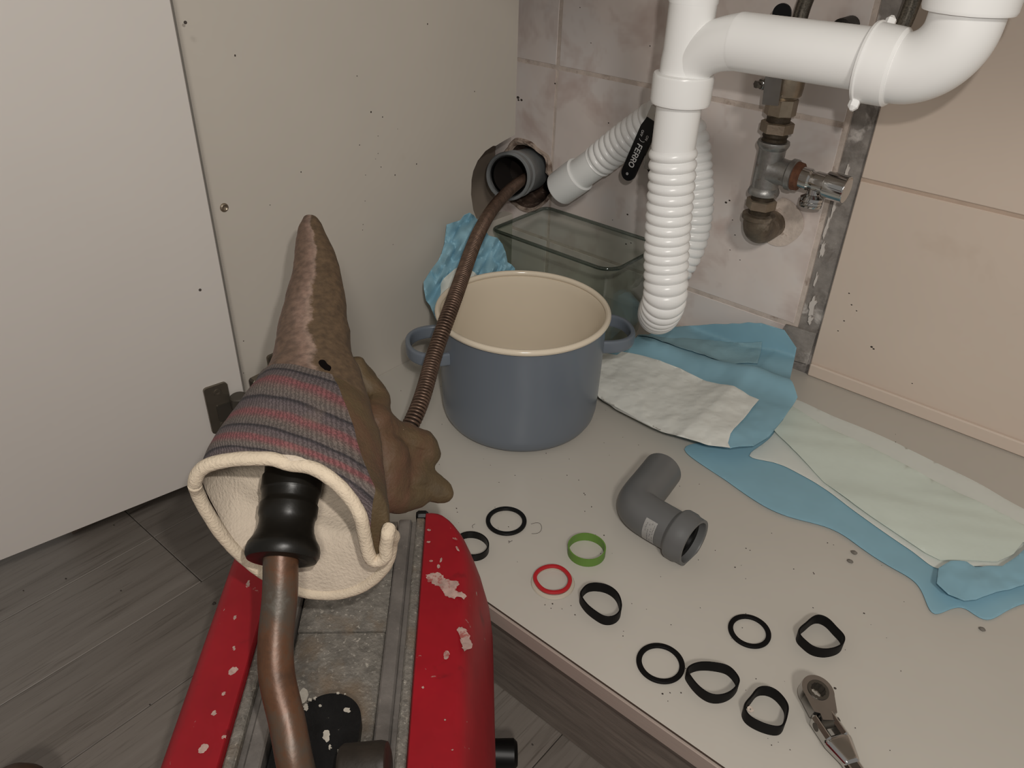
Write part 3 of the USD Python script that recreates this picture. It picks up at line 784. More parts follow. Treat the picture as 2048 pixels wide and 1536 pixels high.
# ================================================================== THE WATER VALVES
VX, VY = -0.3490, 0.862
wv = thing('water_tap_assembly', 'galvanised water pipe with tee, ball valve and chrome angle valve below the white pipe', 'water valve')
el = spline([(VX + 0.000, YW + 0.004, 0.178), (VX, VY + 0.028, 0.178), (VX, VY + 0.012, 0.1805), (VX, VY + 0.003, 0.1875), (VX, VY, 0.202)], 30)
obj('wall_elbow', cat(sweep(el, 0.0165, 28), lathe([(0.0165, 0), (0.0188, 0.001), (0.0188, 0.006), (0.0165, 0.007)], (VX, VY, 0.197), (0, 0, 1), 28)), 'old_metal', wv)
obj('thread', lathe([(0.0125, 0.200), (0.0125, 0.236)], (VX, VY, 0), (0, 0, 1), 24), 'thread_dark', wv)
obj('hex_nut', hexnut(0.0172, 0.0120, (VX, VY, 0.2095), (0, 0, 1), (0.7, -0.7, 0)), 'brass_dull', wv, smooth=20)
tee = [(0.0140, 0.2270), (0.0172, 0.2275), (0.0176, 0.2305), (0.0166, 0.2335), (0.0148, 0.2360), (0.0148, 0.2790), (0.0166, 0.2815), (0.0178, 0.2845), (0.0172, 0.2875), (0.0135, 0.2880)]
obj('pipe_tee', cat(lathe(tee, (VX, VY, 0), (0, 0, 1), 36), lathe([(0.0165, 0.004), (0.0150, 0.012), (0.0142, 0.020), (0.0150, 0.024), (0.0172, 0.026), (0.0172, 0.0315), (0.0150, 0.0325)], (VX, VY, 0.2565), (1, 0, -0.02), 36)), 'galvanised', wv, label='galvanised pipe tee')
obj('rusty_joint', lathe([(0.0150, 0.030), (0.0157, 0.032), (0.0150, 0.038), (0.0120, 0.040)], (VX, VY, 0.2565), (1, 0, -0.02), 28), 'rust', wv, label='rust-brown joint beside the tee')
obj('thread', lathe([(0.0128, 0.286), (0.0140, 0.2885), (0.0128, 0.291), (0.0140, 0.2935), (0.0128, 0.296), (0.0128, 0.316)], (VX, VY, 0), (0, 0, 1), 24), 'thread_dark', wv)
obj('hex_nut', hexnut(0.0180, 0.0125, (VX, VY, 0.2965), (0, 0, 1), (0.75, -0.66, 0)), 'brass_dull', wv, smooth=20)
obj('valve_body', cat(lathe([(0.0150, 0.315), (0.0168, 0.3165), (0.0168, 0.3330), (0.0150, 0.3345)], (VX, VY, 0), (0, 0, 1), 8, x=(0.9, -0.4, 0)),
                      lathe([(0.0150, 0.334), (0.0185, 0.3375), (0.0192, 0.345), (0.0192, 0.355), (0.0182, 0.363), (0.0158, 0.3665), (0.0158, 0.395), (0.0120, 0.397)], (VX, VY, 0), (0, 0, 1), 30),
                      box((VX - 0.002, VY - 0.0185, 0.3395), (0.017, 0.003, 0.0035), 0.0008, frame_z((0, 0, 1), (0.9, 0.1, 0.0)) @ np.array([[1, 0, 0], [0, 1, 0], [0, 0, 1.0]]))), 'brass_dull', wv)
obj('valve_stem', cat(lathe([(0.0062, 0), (0.0062, 0.012), (0.0050, 0.014)], (VX - 0.010, VY - 0.0135, 0.3485), (-0.5, -0.86, 0), 20), lathe([(0.0040, 0), (0.0040, 0.020)], (VX - 0.010, VY - 0.0135, 0.3485), (-0.5, -0.86, 0), 6)), 'chrome_dull', wv)


def lever(parent, p0, p1, w0, w1, n, mat_bare, bare, thick=0.0026):
    """A flat valve lever from pivot p0 to tip p1, bare metal near the pivot, a black grip with a round end beyond it."""
    p0, p1 = np.asarray(p0, float), np.asarray(p1, float)
    ax = (p1 - p0) / np.linalg.norm(p1 - p0)
    n = np.asarray(n, float)
    n = n - ax * (n @ ax)
    n /= np.linalg.norm(n)
    sd_ = np.cross(n, ax)
    L = np.linalg.norm(p1 - p0)
    T = plane_T(p0, ax, sd_)
    if T[:3, 2] @ n < 0:
        T = plane_T(p0, ax, -sd_)
    mpoly = Polygon([(-0.006, -w0 / 2), (bare + 0.004, -w0 / 2), (bare + 0.004, w0 / 2), (-0.006, w0 / 2)]).buffer(0.001)
    obj('lever_arm', prism(mpoly, thick * 0.7, T), mat_bare, parent, smooth=False)
    k = 24
    pts = [(bare, -w0 / 2), (bare + 0.012, -w1 / 2)] + [(L - w1 / 2 + w1 / 2 * math.cos(t), w1 / 2 * math.sin(t)) for t in np.linspace(-math.pi / 2, math.pi / 2, k)] + [(bare + 0.012, w1 / 2), (bare, w0 / 2)]
    T2 = T.copy()
    T2[:3, 3] = p0 - n * 0.0006
    g_ = obj('lever_grip', prism(Polygon(pts).buffer(0), thick, T2), 'lever_black', parent, smooth=False, label='black plastic lever grip')
    return T, L, g_


lv0, lv1 = on(1543, 196, 1, VY - 0.026), on(1567, 6, 1, VY - 0.030)
lever(wv, lv0, lv1, 0.0155, 0.0185, (0.1, -1, 0.05), 'chrome_dull', 0.022)
obj('braided_hose', sweep(spline([(VX, VY, 0.392), (VX + 0.0005, VY, 0.412), (VX + 0.003, VY, 0.430), (VX + 0.011, VY, 0.455), (VX + 0.03, VY, 0.50), (VX + 0.05, VY, 0.56)], 60), 0.0078, 20), 'braid', wv, label='steel braided hose rising from the ball valve')
# angle valve
ax0 = np.array([VX + 0.038, VY, 0.2557])
av = np.array([1, 0.0, -0.035])
av /= np.linalg.norm(av)
obj('angle_valve', cat(lathe([(0.0108, 0), (0.0118, 0.001), (0.0118, 0.011), (0.0102, 0.013), (0.0102, 0.016), (0.0112, 0.018), (0.0112, 0.030)], ax0, av, 32),
                       lathe([(0.0075, 0), (0.0072, 0.014), (0.0100, 0.016), (0.0125, 0.0175), (0.0125, 0.0205), (0.0118, 0.0212), (0.0125, 0.0220), (0.0125, 0.0240), (0.0118, 0.0248), (0.0124, 0.0256), (0.0120, 0.0275), (0.0085, 0.0276)], ax0 + av * 0.0185, (0, -0.1, -1), 32)), 'chrome', wv)
obj('valve_knob', lathe([(0.0110, 0.028), (0.0142, 0.0295), (0.0146, 0.031), (0.0146, 0.051), (0.0140, 0.0525), (0.0125, 0.0530)], ax0, av, 36), 'chrome', wv)
wvp = [on(x, y, 1, YW) for x, y in ((1540, 440), (1565, 395), (1600, 420), (1608, 455), (1590, 480), (1560, 492), (1530, 478))]
obj('plaster_smear', sheet([(p[0], p[2]) for p in wvp], lambda q: np.stack([q[:, 0], YW - 0.001 - 0.0012 * meshkit.fbm(np.stack([q[:, 0] * 120, q[:, 1] * 120, q[:, 0] * 0], -1), 3, 5), q[:, 1]], 1), 0.004, 0.001), 'smear_plaster', wb, label='beige plaster smear around the water pipe', smooth=False)

# the second shut-off valve, half hidden behind the white pipe
fv = thing('shutoff_valve', 'ball valve with printed black lever half hidden behind the hanging white pipe', 'valve')
FX, FY = -0.4790, 0.870
obj('wall_elbow', sweep(spline([(FX, YW + 0.004, 0.196), (FX, FY + 0.02, 0.196), (FX, FY + 0.006, 0.199), (FX, FY, 0.214)], 24), 0.0145, 24), 'old_metal', fv)
obj('valve_body', cat(lathe([(0.0155, 0.212), (0.0172, 0.214), (0.0172, 0.226), (0.0150, 0.228)], (FX, FY, 0), (0, 0, 1), 8), lathe([(0.0150, 0.227), (0.0175, 0.231), (0.0175, 0.244), (0.0150, 0.248), (0.0120, 0.249)], (FX, FY, 0), (0, 0, 1), 28)), 'old_metal', fv)
obj('valve_outlet', lathe([(0.0125, 0), (0.0150, 0.001), (0.0150, 0.013), (0.012, 0.014)], (FX - 0.012, FY - 0.006, 0.235), (-1, -0.35, -0.35), 26), 'knob_brown', fv)
obj('valve_stem', lathe([(0.006, 0), (0.006, 0.032), (0.0045, 0.033)], (FX + 0.002, FY - 0.012, 0.238), (0, -1, 0), 20), 'chrome_dull', fv)
obj('stem_bracket', box((FX - 0.003, 0.826, 0.266), (0.013, 0.0022, 0.066), 0.0008), 'chrome_dull', fv, smooth=False)
f0, f1 = on(1311, 226, 1, 0.825), on(1253, 358, 1, 0.825)
TL, LL, grip = lever(fv, f0, f1, 0.013, 0.0190, (0.05, -1, 0.12), 'chrome_dull', 0.008, 0.004)


def print_on(T, text, h, s, off, bold, parent, depth=0.0004, lift=0.0035):
    """Letters along the lever: s = distance from the pivot, off = across; reading from the pivot to the tip."""
    m = meshkit.text_mesh(text, h, depth, bold)
    M2 = np.eye(4)
    M2[:3, 3] = (s, off, lift)
    m.apply_transform(T @ M2)
    return m


flip = np.diag([1.0, 1, 1, 1])
mirror = 1.0
# which side of the lever is to the right in the picture: letters' tops point there
obj('printed_name', print_on(TL, 'FERRO', 0.0072, 0.0400, -0.0036, True, fv), 'print_white', grip if False else fv, smooth=False, label='white printed letters FERRO')
obj('printed_mark', print_on(TL, '®', 0.0042, 0.0795, -0.003, False, fv), 'print_white', fv, smooth=False)
obj('printed_mark', cat(print_on(TL, 'OFF', 0.0031, 0.0235, -0.0055, False, fv), print_on(TL, 'ON', 0.0031, 0.0262, 0.0030, False, fv)), 'print_white', fv, smooth=False, label='small white print OFF and ON with an arrow')
aa = np.linspace(-1.2, 1.2, 14)
arc = np.stack([0.0335 + 0.0030 * np.cos(aa), 0.0042 * np.sin(aa) - 0.0003, np.full(14, 0.0037)], 1)
arc = (TL[:3, :3] @ arc.T).T + TL[:3, 3]
obj('printed_arrow', sweep(arc, 0.00030, 6), 'print_white', fv, smooth=False)

# dark hose at the top right behind the elbow, and the fitting it comes from
bh = thing('black_hose', 'dark braided hose rising behind the slip nut of the white pipe', 'hose')
obj('hose', sweep(spline([(-0.312, 0.883, 0.404), (-0.296, 0.870, 0.397), (-0.268, 0.862, 0.398), (-0.250, 0.860, 0.410), (-0.2450, 0.860, 0.428), (-0.243, 0.860, 0.46), (-0.243, 0.860, 0.60)], 60), 0.0076, 18), 'braid', bh)
obj('hose_fitting', lathe([(0.0085, 0), (0.0095, 0.001), (0.0095, 0.03), (0.0060, 0.031)], (-0.3125, 0.911, 0.405), (0.02, -1, 0.0), 20), 'knob_brown', bh)

# ================================================================== PADS AND PAPER ON THE BASE BOARD
def z6(pts):
    return np.array([(1200 + a / 2.1946, 550 + b / 2.1946) for a, b in pts])


def keep_off(o, gap=0.0):
    """Cloth goes round the pot and stays in front of the glass dish."""
    d = o[:, :2] - [PX, PY]
    r = np.linalg.norm(d, axis=1)
    R_ = np.where(o[:, 2] < 0.12, 0.0925, 0.0965) + gap
    k = (r < R_) & (o[:, 2] < 0.14)
    o[k, :2] = np.array([PX, PY]) + d[k] / r[k][:, None] * R_[k][:, None]
    g = (o[:, 0] < GX1 + 0.002) & (o[:, 1] > GY0 - 0.002) & (o[:, 2] < 0.14)
    left = GX1 + 0.002 - o[:, 0]
    front = o[:, 1] - (GY0 - 0.002)
    o[g & (left < front), 0] = GX1 + 0.002
    o[g & (left >= front), 1] = GY0 - 0.002
    return o


def lay(base, amp=0.0, freq=14.0, seed=0, extra=None):
    """Carries outline points to the base board, or up against the back wall beyond its rear edge, with ripples."""
    def fn(q):
        out = []
        for x, y in q:
            p = on(x, y, 2, base)
            yw_ = 0.897 - base * 0.7
            if p[1] > yw_ or p[1] < 0:
                p = on(x, y, 1, yw_)
            out.append(p)
        out = keep_off(np.array(out))
        rip = amp * meshkit.fbm(np.stack([out[:, 0] * freq, out[:, 1] * freq, out[:, 2] * freq], -1), 3, seed)
        if extra is not None:
            rip = rip + extra(out)
        out[:, 2] += rip
        return out
    return fn


padA = thing('absorbent_pad', 'pale absorbent pad with blue borders spread along the back of the base board', 'absorbent pad')
A_blue = [(370, 768), (500, 870), (650, 975), (740, 1030), (860, 1075), (1030, 1125), (1130, 1190), (1300, 1300), (1390, 1360), (1420, 1410), (1468, 1490), (1530, 1472), (1590, 1462), (1640, 1490), (1700, 1515), (1780, 1480), (1880, 1440), (2050, 1370), (2150, 1250), (1990, 1180), (1700, 1040), (1400, 900), (1150, 760), (960, 680), (840, 640), (760, 660), (600, 720)]
obj('blue_backing', sheet(z6(A_blue), lay(0.0010, 0.0018, 16, 1), 7), 'blue_film', padA, label='light blue plastic backing', smooth=True)
A_tis = [(655, 798), (760, 700), (812, 548), (960, 594), (1150, 674), (1400, 792), (1700, 940), (1950, 1066), (2080, 1140), (2070, 1210), (1950, 1235), (1870, 1215), (1835, 1240), (1762, 1288), (1680, 1284), (1600, 1286), (1540, 1292), (1480, 1291), (1400, 1240), (1300, 1170), (1200, 1100), (1080, 1010), (970, 930), (850, 862), (760, 825)]
obj('tissue_cover', sheet(z6(A_tis), lay(0.0024, 0.0018, 16, 1), 7), 'pad_tissue', padA, label='white tissue cover', smooth=True)


def core_rise(o):
    k = o[:, 0] * 0.44 - o[:, 1] * 0.9                     # long soft creases along the pad
    return 0.0045 * np.clip(meshkit.fbm(np.stack([k * 38, (o[:, 0] * 0.9 + o[:, 1] * 0.44) * 5, o[:, 2] * 0], -1), 3, 8), 0, 1)


A_core = [(760, 690), (800, 560), (850, 590), (960, 660), (1150, 752), (1400, 880), (1700, 1028), (1900, 1130), (1985, 1185), (1900, 1200), (1850, 1185), (1810, 1235), (1740, 1268), (1600, 1262), (1490, 1262), (1420, 1228), (1200, 1080), (1090, 1000), (985, 920), (880, 810)]
obj('absorbent_core', sheet(z6(A_core), lay(0.0030, 0.0018, 16, 1, core_rise), 7, smooth_edge=False), 'pad_core', padA, label='pale greenish absorbent core', smooth=40)
A_fold = [(1480, 1300), (1530, 1275), (1600, 1278), (1615, 1285), (1640, 1296), (1700, 1292), (1760, 1292), (1830, 1245), (1880, 1190), (2000, 1240), (1960, 1330), (1850, 1375), (1740, 1405), (1640, 1445), (1590, 1450), (1520, 1420), (1470, 1370)]
obj('folded_corner', sheet(z6(A_fold), lay(0.0060, 0.0095, 34, 6), 5, smooth_edge=False), 'blue_film', padA, label='blue corner folded over the pad', smooth=True)

padB = thing('blue_pad', 'crumpled blue pad sheet between the grey pot and the pale pad, up against the wall', 'absorbent pad')
B_out = [(-90, 330), (0, 262), (60, 245), (110, 185), (160, 135), (178, 160), (185, 238), (300, 238), (400, 236), (560, 237), (700, 240), (800, 280), (850, 370), (838, 430), (825, 490), (812, 540), (850, 600), (790, 690), (725, 765), (660, 800), (560, 814), (480, 780), (300, 690), (100, 560), (-90, 440)]


def b_rise(o):
    """A soft ridge along the middle and a lifted right end."""
    s = (o[:, 0] + 0.47) / 0.2
    ridge = np.exp(-((o[:, 1] - (0.80 + 0.02 * s)) / 0.018) ** 2) * 0.012
    end = 0.010 * np.clip((o[:, 0] + 0.36) / 0.06, 0, 1) ** 2
    return ridge + end


obj('blue_film', sheet(z6(B_out), lay(0.0070, 0.0120, 26, 3, b_rise), 5, smooth_edge=False), 'blue_film', padB, smooth=True)
tissue = [(-60, 300), (60, 262), (200, 285), (330, 290), (520, 305), (705, 322), (697, 375), (683, 424), (640, 412), (560, 410), (480, 405), (400, 372), (230, 322), (100, 300)]
obj('tissue_strip', sheet(z6(tissue), lay(0.0086, 0.0120, 26, 3, b_rise), 5, smooth_edge=False), 'thin_paper', padB, label='pale torn tissue strip', smooth=True)

tw = thing('paper_towel', 'white embossed paper towel lying over the blue pad beside the grey pot', 'paper towel')
T_out = [(-120, 330), (0, 334), (80, 348), (160, 368), (250, 396), (350, 432), (450, 480), (560, 535), (686, 598), (640, 655), (590, 716), (560, 755), (550, 790), (560, 811), (470, 793), (370, 765), (260, 715), (150, 650), (0, 562), (-120, 480)]
obj('towel_sheet', sheet(z6(T_out), lay(0.0100, 0.0120, 26, 3, b_rise), 5, smooth_edge=False), 'towel', tw, smooth=True)

# crumpled blue pad standing between the pot, the side panel and the glass dish
padC = thing('crumpled_blue_pad', 'crumpled blue pad stuffed upright between the side panel and the glass dish', 'absorbent pad')


def z9(pts):
    return np.array([(820 + a / 5.908, 400 + b / 5.908) for a, b in pts])


A3 = np.array([[850, 600, 1], [930, 440, 1], [1020, 530, 1.0]])
cD = np.linalg.solve(A3, np.array([0.944, 0.978, 0.990]))


def stand(off, seed=4):
    def fn(q):
        d = q @ cD[:2] + cD[2]
        d = np.minimum(d, 1.0 - 0.00035 * (q[:, 1] - 560).clip(0)) - off + 0.006
        cr = meshkit.fbm(np.stack([q[:, 0] / 38.0, q[:, 1] / 52.0, q[:, 0] * 0], -1), 3, seed)
        fo = meshkit.fbm(np.stack([(q[:, 0] * 0.8 + q[:, 1] * 0.45) / 24.0, (q[:, 1] - q[:, 0] * 0.4) / 95.0, q[:, 0] * 0], -1), 3, seed + 5)
        d = d - 0.075 * np.abs(fo - 0.5) - 0.045 * np.abs(cr - 0.5)
        out = np.array([dep(x, y, k) for (x, y), k in zip(q, d)])
        out[:, 2] = np.maximum(out[:, 2], 0.002)
        out[:, 0] = np.maximum(out[:, 0], XP + 0.002 + off * 0.2)
        out[:, 1] = np.minimum(out[:, 1], 0.7305 - off)
        return keep_off(out, 0.004)
    return fn


C_out = [(700, 150), (640, 180), (590, 240), (500, 268), (432, 290), (420, 400), (405, 520), (370, 640), (330, 720), (240, 840), (160, 970), (165, 1060), (192, 1190), (240, 1250), (300, 1400), (420, 1480), (700, 1330), (1000, 1130), (1230, 1000), (1240, 806), (1200, 762), (1150, 735), (1130, 620), (1092, 520), (1030, 445), (930, 420), (870, 335), (822, 262), (752, 182)]
obj('blue_film', sheet(z9(C_out), stand(0.0), 4, smooth_edge=False), 'blue_film', padC, smooth=25)
C_in = [(330, 1280), (366, 1090), (365, 1000), (400, 930), (480, 860), (560, 800), (640, 800), (720, 830), (785, 880), (780, 1060), (600, 1250), (420, 1380)]
obj('white_lining', sheet(z9(C_in), stand(0.008), 5), 'pad_tissue', padC, label='white inner side of the blue pad', smooth=25)

# ================================================================== RINGS AND SMALL PARTS ON THE BASE BOARD
def flat_ring(px, py, ro, ri, h, m, label, group=None, name='flat_ring'):
    c = on(px, py, 2, h / 2)
    k = ra
    prof = np.stack([(ro + ri) / 2 + (ro - ri) / 2 * np.sign(np.cos(k)) * np.abs(np.cos(k)) ** 0.6, h / 2 + h / 2 * np.sign(np.sin(k)) * np.abs(np.sin(k)) ** 0.6], 1)
    return obj(name, lathe(prof, (c[0], c[1], 0.0002), (0, 0, 1), 72, closed=True), m, None, label, 'sealing ring', group, smooth=50)


flat_ring(1012.5, 1042, 0.0198, 0.0155, 0.0030, 'rubber_black', 'flat black sealing ring nearest the grey pot')
flat_ring(1499, 1262.5, 0.0176, 0.0134, 0.0026, 'rubber_matt', 'small flat black sealing ring between the grey elbow and the wrench')
flat_ring(1321, 1326.5, 0.0193, 0.0149, 0.0026, 'rubber_matt', 'flat black sealing ring close to the front edge, touching a taller band')


def band(loop, origin, scale, h, m, label, th=0.0014, name='sealing_band'):
    """A low rubber band standing on edge; loop: its upper rim in the photograph."""
    pts = np.array([on(origin[0] + a / scale, origin[1] + b / scale, 2, h) for a, b in loop])[:, :2]
    o = spline(pts, 90, closed=True)
    P_ = Polygon(o)
    if not P_.exterior.is_ccw:
        o = o[::-1]
    t = np.roll(o, -1, 0) - np.roll(o, 1, 0)
    t /= np.linalg.norm(t, axis=1, keepdims=True)
    n = np.stack([t[:, 1], -t[:, 0]], 1)
    i_ = o - n * th
    z = lambda q, v: np.column_stack([q, np.full(len(q), v)])
    e = 0.0003
    rings = [z(o - n * e, 0.0002), z(o, 0.0005), z(o, h - e), z(o - n * e, h), z(i_ + n * e, h), z(i_, h - e), z(i_, 0.0005), z(i_ + n * e, 0.0002), z(o - n * e, 0.0002)]
    return obj(name, grid_mesh(np.array(rings)), m, None, label, 'sealing ring', smooth=50)


band([(888, 1045), (905, 1010), (945, 978), (1000, 971), (1080, 988), (1140, 1030), (1172, 1100), (1170, 1155), (1122, 1203), (1060, 1207), (1000, 1177), (940, 1130), (903, 1085)], (900, 880), 3.4133, 0.0104, 'rubber_matt', 'black rubber band standing on edge beside the red and clear ring')
band([(592, 545), (640, 498), (720, 485), (810, 494), (880, 515), (930, 560), (956, 615), (942, 652), (890, 699), (820, 720), (760, 714), (700, 682), (645, 630), (608, 580)], (1200, 1180), 3.4133, 0.0104, 'rubber_matt', 'wide oval black rubber band in the front row, touching a flat ring')
band([(1355, 275), (1400, 222), (1450, 180), (1500, 166), (1552, 185), (1620, 250), (1672, 312), (1668, 357), (1600, 399), (1520, 405), (1450, 384), (1398, 344), (1362, 305)], (1200, 1180), 3.4133, 0.0104, 'rubber_matt', 'rounded triangular black rubber band, rightmost of the rings')
band([(984, 800), (1035, 712), (1080, 662), (1130, 652), (1200, 675), (1250, 720), (1288, 785), (1284, 850), (1236, 934), (1160, 928), (1080, 898), (1000, 840)], (1200, 1180), 3.4133, 0.0108, 'rubber_matt', 'squarish black rubber band with a metal flake, beside the wrench head')
c = on(1174, 1092, 2, 0.009)
ga = np.linspace(0, 2 * np.pi, 40)[:-1]
gl = [(c[0] + 0.0176 * math.cos(t), c[1] + 0.0176 * math.sin(t)) for t in ga]
o = np.array(gl)
i_ = np.array([(c[0] + 0.0164 * math.cos(t), c[1] + 0.0164 * math.sin(t)) for t in ga])
zz = lambda q, v: np.column_stack([q, np.full(len(q), v)])
obj('green_ring', grid_mesh(np.array([zz(o * 1, 0.0002), zz(o, 0.0088), zz(i_, 0.0088), zz(i_, 0.0002), zz(o, 0.0002)])), 'green_silicone', None, 'translucent green sealing band standing on edge', 'sealing ring', smooth=40)
# red ring lying on a clear washer
c = on(1105.5, 1161, 2, 0.002)
rr_ = thing('red_clear_ring', 'red sealing ring set in a clear pale plastic ring', 'sealing ring')
obj('clear_ring', lathe([(0.0190, 0.0002), (0.0195, 0.0006), (0.0190, 0.0016), (0.0165, 0.0024), (0.0158, 0.0020), (0.0158, 0.0002)], (c[0] + 0.0008, c[1] - 0.0008, 0), (0, 0, 1), 64, closed=True), 'clear_seal', rr_)
k = np.linspace(0, 2 * np.pi, 80)[:-1]
rp_ = np.stack([c[0] - 0.0002 + (0.0156 + 0.0003 * np.cos(3 * k + 1)) * np.cos(k), c[1] + (0.0153 + 0.0003 * np.sin(4 * k)) * np.sin(k), np.full(len(k), 0.0038)], 1)
obj('red_ring', sweep(rp_, 0, 12, closed=True, flat=(0.0013, 0.0018), up=(0, 0, 1)), 'red_rubber', rr_, label='red rubber ring')
# ring half hidden behind the red machine
c = on(944, 1092, 2, 0.004)
hb = [(c[0] + 0.0165 * math.cos(t), c[1] + 0.0150 * math.sin(t)) for t in ga]
o = np.array(hb)
i_ = np.array([(c[0] + 0.0152 * math.cos(t), c[1] + 0.0137 * math.sin(t)) for t in ga])
obj('sealing_band', grid_mesh(np.array([zz(o, 0.0002), zz(o, 0.0078), zz(i_, 0.0078), zz(i_, 0.0002), zz(o, 0.0002)])), 'rubber_black', None, 'black rubber band mostly hidden behind the red machine', 'sealing ring', smooth=40)
# metal flake inside the squarish band
c = on(1200 + 1026 / 3.4133, 1180 + 810 / 3.4133, 2, 0.002)
fk = [(0.0030, 0.0004), (0.0012, 0.0022), (-0.0016, 0.0020), (-0.0026, 0.0), (-0.0012, -0.0022), (0.0014, -0.0018)]
T = np.eye(4)
T[:3, :3] = frame_z((0.25, -0.45, 0.9))
T[:3, 3] = (c[0], c[1], 0.0012)
obj('metal_flake', prism(Polygon(fk).difference(Point(0, 0).buffer(0.0006)), 0.0007, T), 'metal_tab', None, 'tiny metal flake with a hole inside the squarish black band', 'metal flake', smooth=False)

# --- grey plastic elbow
ebw = thing('pipe_elbow', 'grey plastic pipe elbow with a white sticker lying on the base board', 'pipe elbow')
EZ = 0.0205
B0, E1, E2 = on(1266, 1015, 2, EZ), on(1325, 940, 2, EZ), on(1374, 1078, 2, EZ)
d1 = (E1 - B0) / np.linalg.norm(E1 - B0)
d2 = (E2 - B0) / np.linalg.norm(E2 - B0)
RB = 0.019
bp = [E1, B0 + d1 * (RB + 0.012), B0 + d1 * RB, B0 + d1 * RB * 0.42 + d2 * RB * 0.10, B0 + d1 * RB * 0.22 + d2 * RB * 0.22, B0 + d2 * RB * 0.42 + d1 * RB * 0.10, B0 + d2 * RB, B0 + d2 * (RB + 0.012), E2 - d2 * 0.012]
obj('bend', sweep(spline(bp, 60), 0.0200, 44), 'pvc_grey', ebw, smooth=40)
sk = E2 - d2 * 0.016
obj('socket', lathe([(0.0196, 0.0), (0.0205, 0.002), (0.0238, 0.0045), (0.0248, 0.0065), (0.0248, 0.0140), (0.0236, 0.0170), (0.0233, 0.0235), (0.0205, 0.0235), (0.0200, 0.0220), (0.0200, -0.02), (0.0196, -0.02)], sk, d2, 52, closed=True), 'pvc_grey', ebw, smooth=40)
obj('seal', lathe([(0.0168, 0.0100), (0.0176, 0.0145), (0.0206, 0.0165), (0.0208, 0.0222), (0.0226, 0.0222), (0.0226, 0.0080)], sk, d2, 48, closed=True), 'rubber_black', ebw, label='black rubber seal inside the socket')
obj('bore', lathe([(0.0199, -0.006), (0.0, -0.006), (0.0, -0.007), (0.0199, -0.007)], sk, d2, 40, closed=True), 'hole_dark', ebw)
obj('spigot_lip', lathe([(0.0200, 0.0), (0.0188, 0.0016), (0.0, 0.0017)], E1, d1, 40), 'pvc_grey', ebw)
# sticker wrapped on the second branch, with faint scribble
s0 = E2 - d2 * 0.036
sideL = np.cross(d2, [0, 0, 1.0])
sideL = sideL if sideL @ (EYE - s0) > 0 else -sideL


def wrap(u, th, r):
    th = np.asarray(th)
    return s0 + d2 * np.asarray(u)[..., None] + r * (np.cos(th)[..., None] * sideL + np.sin(th)[..., None] * np.array([0, 0, 1.0]))


U, TH = np.meshgrid(np.linspace(0, 0.0125, 10), np.linspace(-0.55, 0.72, 20))
top, low = wrap(U, TH, 0.02035), wrap(U, TH, 0.0201)
st_ = obj('sticker', cat(grid_mesh(top, closed=False), grid_mesh(top[::-1], closed=False)), 'sticker', ebw, smooth=False, label='white paper sticker with faint scribbles')
rngs = np.random.default_rng(8)
marks = []
for ln in range(4):
    u0 = 0.0030 + ln * 0.0026
    t = -0.40
    while t < 0.55:
        w_ = rngs.uniform(0.02, 0.09)
        if rngs.random() < 0.75 and not (ln == 0 and t < 0.1):
            uu = u0 + rngs.normal(0, 0.00025, 5)
            marks.append(sweep(np.array([wrap(np.array(a), np.array(b), 0.02046) for a, b in zip(uu, np.linspace(t, t + w_, 5))]), 0.00013, 5))
        t += w_ + 0.03
obj('scribble', cat(*marks), 'print_dark', ebw, smooth=False)

# --- ratchet wrench
wr = thing('ratchet_wrench', 'chrome flex-head ratchet wrench lying at the front right of the base board', 'wrench')
H0, J0 = on(1632, 1386, 2, 0.012), on(1652, 1446, 2, 0.009)
wd = on(1735, 1560, 2, 0.008) - on(1658, 1447, 2, 0.008)
wd[2] = 0
wd /= np.linalg.norm(wd)
ha = J0 - H0
ha /= np.linalg.norm(ha)
hn = np.array([0.22, -0.10, 0.95])
hn = hn - ha * (hn @ ha)
hn /= np.linalg.norm(hn)
hs = np.cross(hn, ha)
TH_ = plane_T(H0 - hn * 0.0042, ha, hs)
LJ = np.linalg.norm(J0 - H0)
hp_poly = Point(0, 0).buffer(0.0123, 24).union(Polygon([(0, -0.0123), (0.010, -0.0105), (0.0175, -0.0090), (0.0185, -0.0045), (LJ, -0.0042), (LJ, 0.0042), (0.0185, 0.0045), (0.0175, 0.0090), (0.010, 0.0105), (0, 0.0123)]))
hp_poly = hp_poly.difference(Point(0, 0).buffer(0.0082, 24))
obj('ratchet_head', prism(hp_poly, 0.0088, TH_), 'chrome_dull', wr, smooth=35)
ringin = []
for kk in range(24):
    t0 = kk / 24 * 2 * math.pi
    ringin.append((0.0054 * (1 + 0.10 * (kk % 2)) * math.cos(t0), 0.0054 * (1 + 0.10 * (kk % 2)) * math.sin(t0)))
obj('ratchet_ring', prism(Point(0, 0).buffer(0.0081, 24).difference(Polygon(ringin)), 0.0094, TH_), 'hinge_dark', wr, smooth=35, label='dark toothed ring in the wrench head')
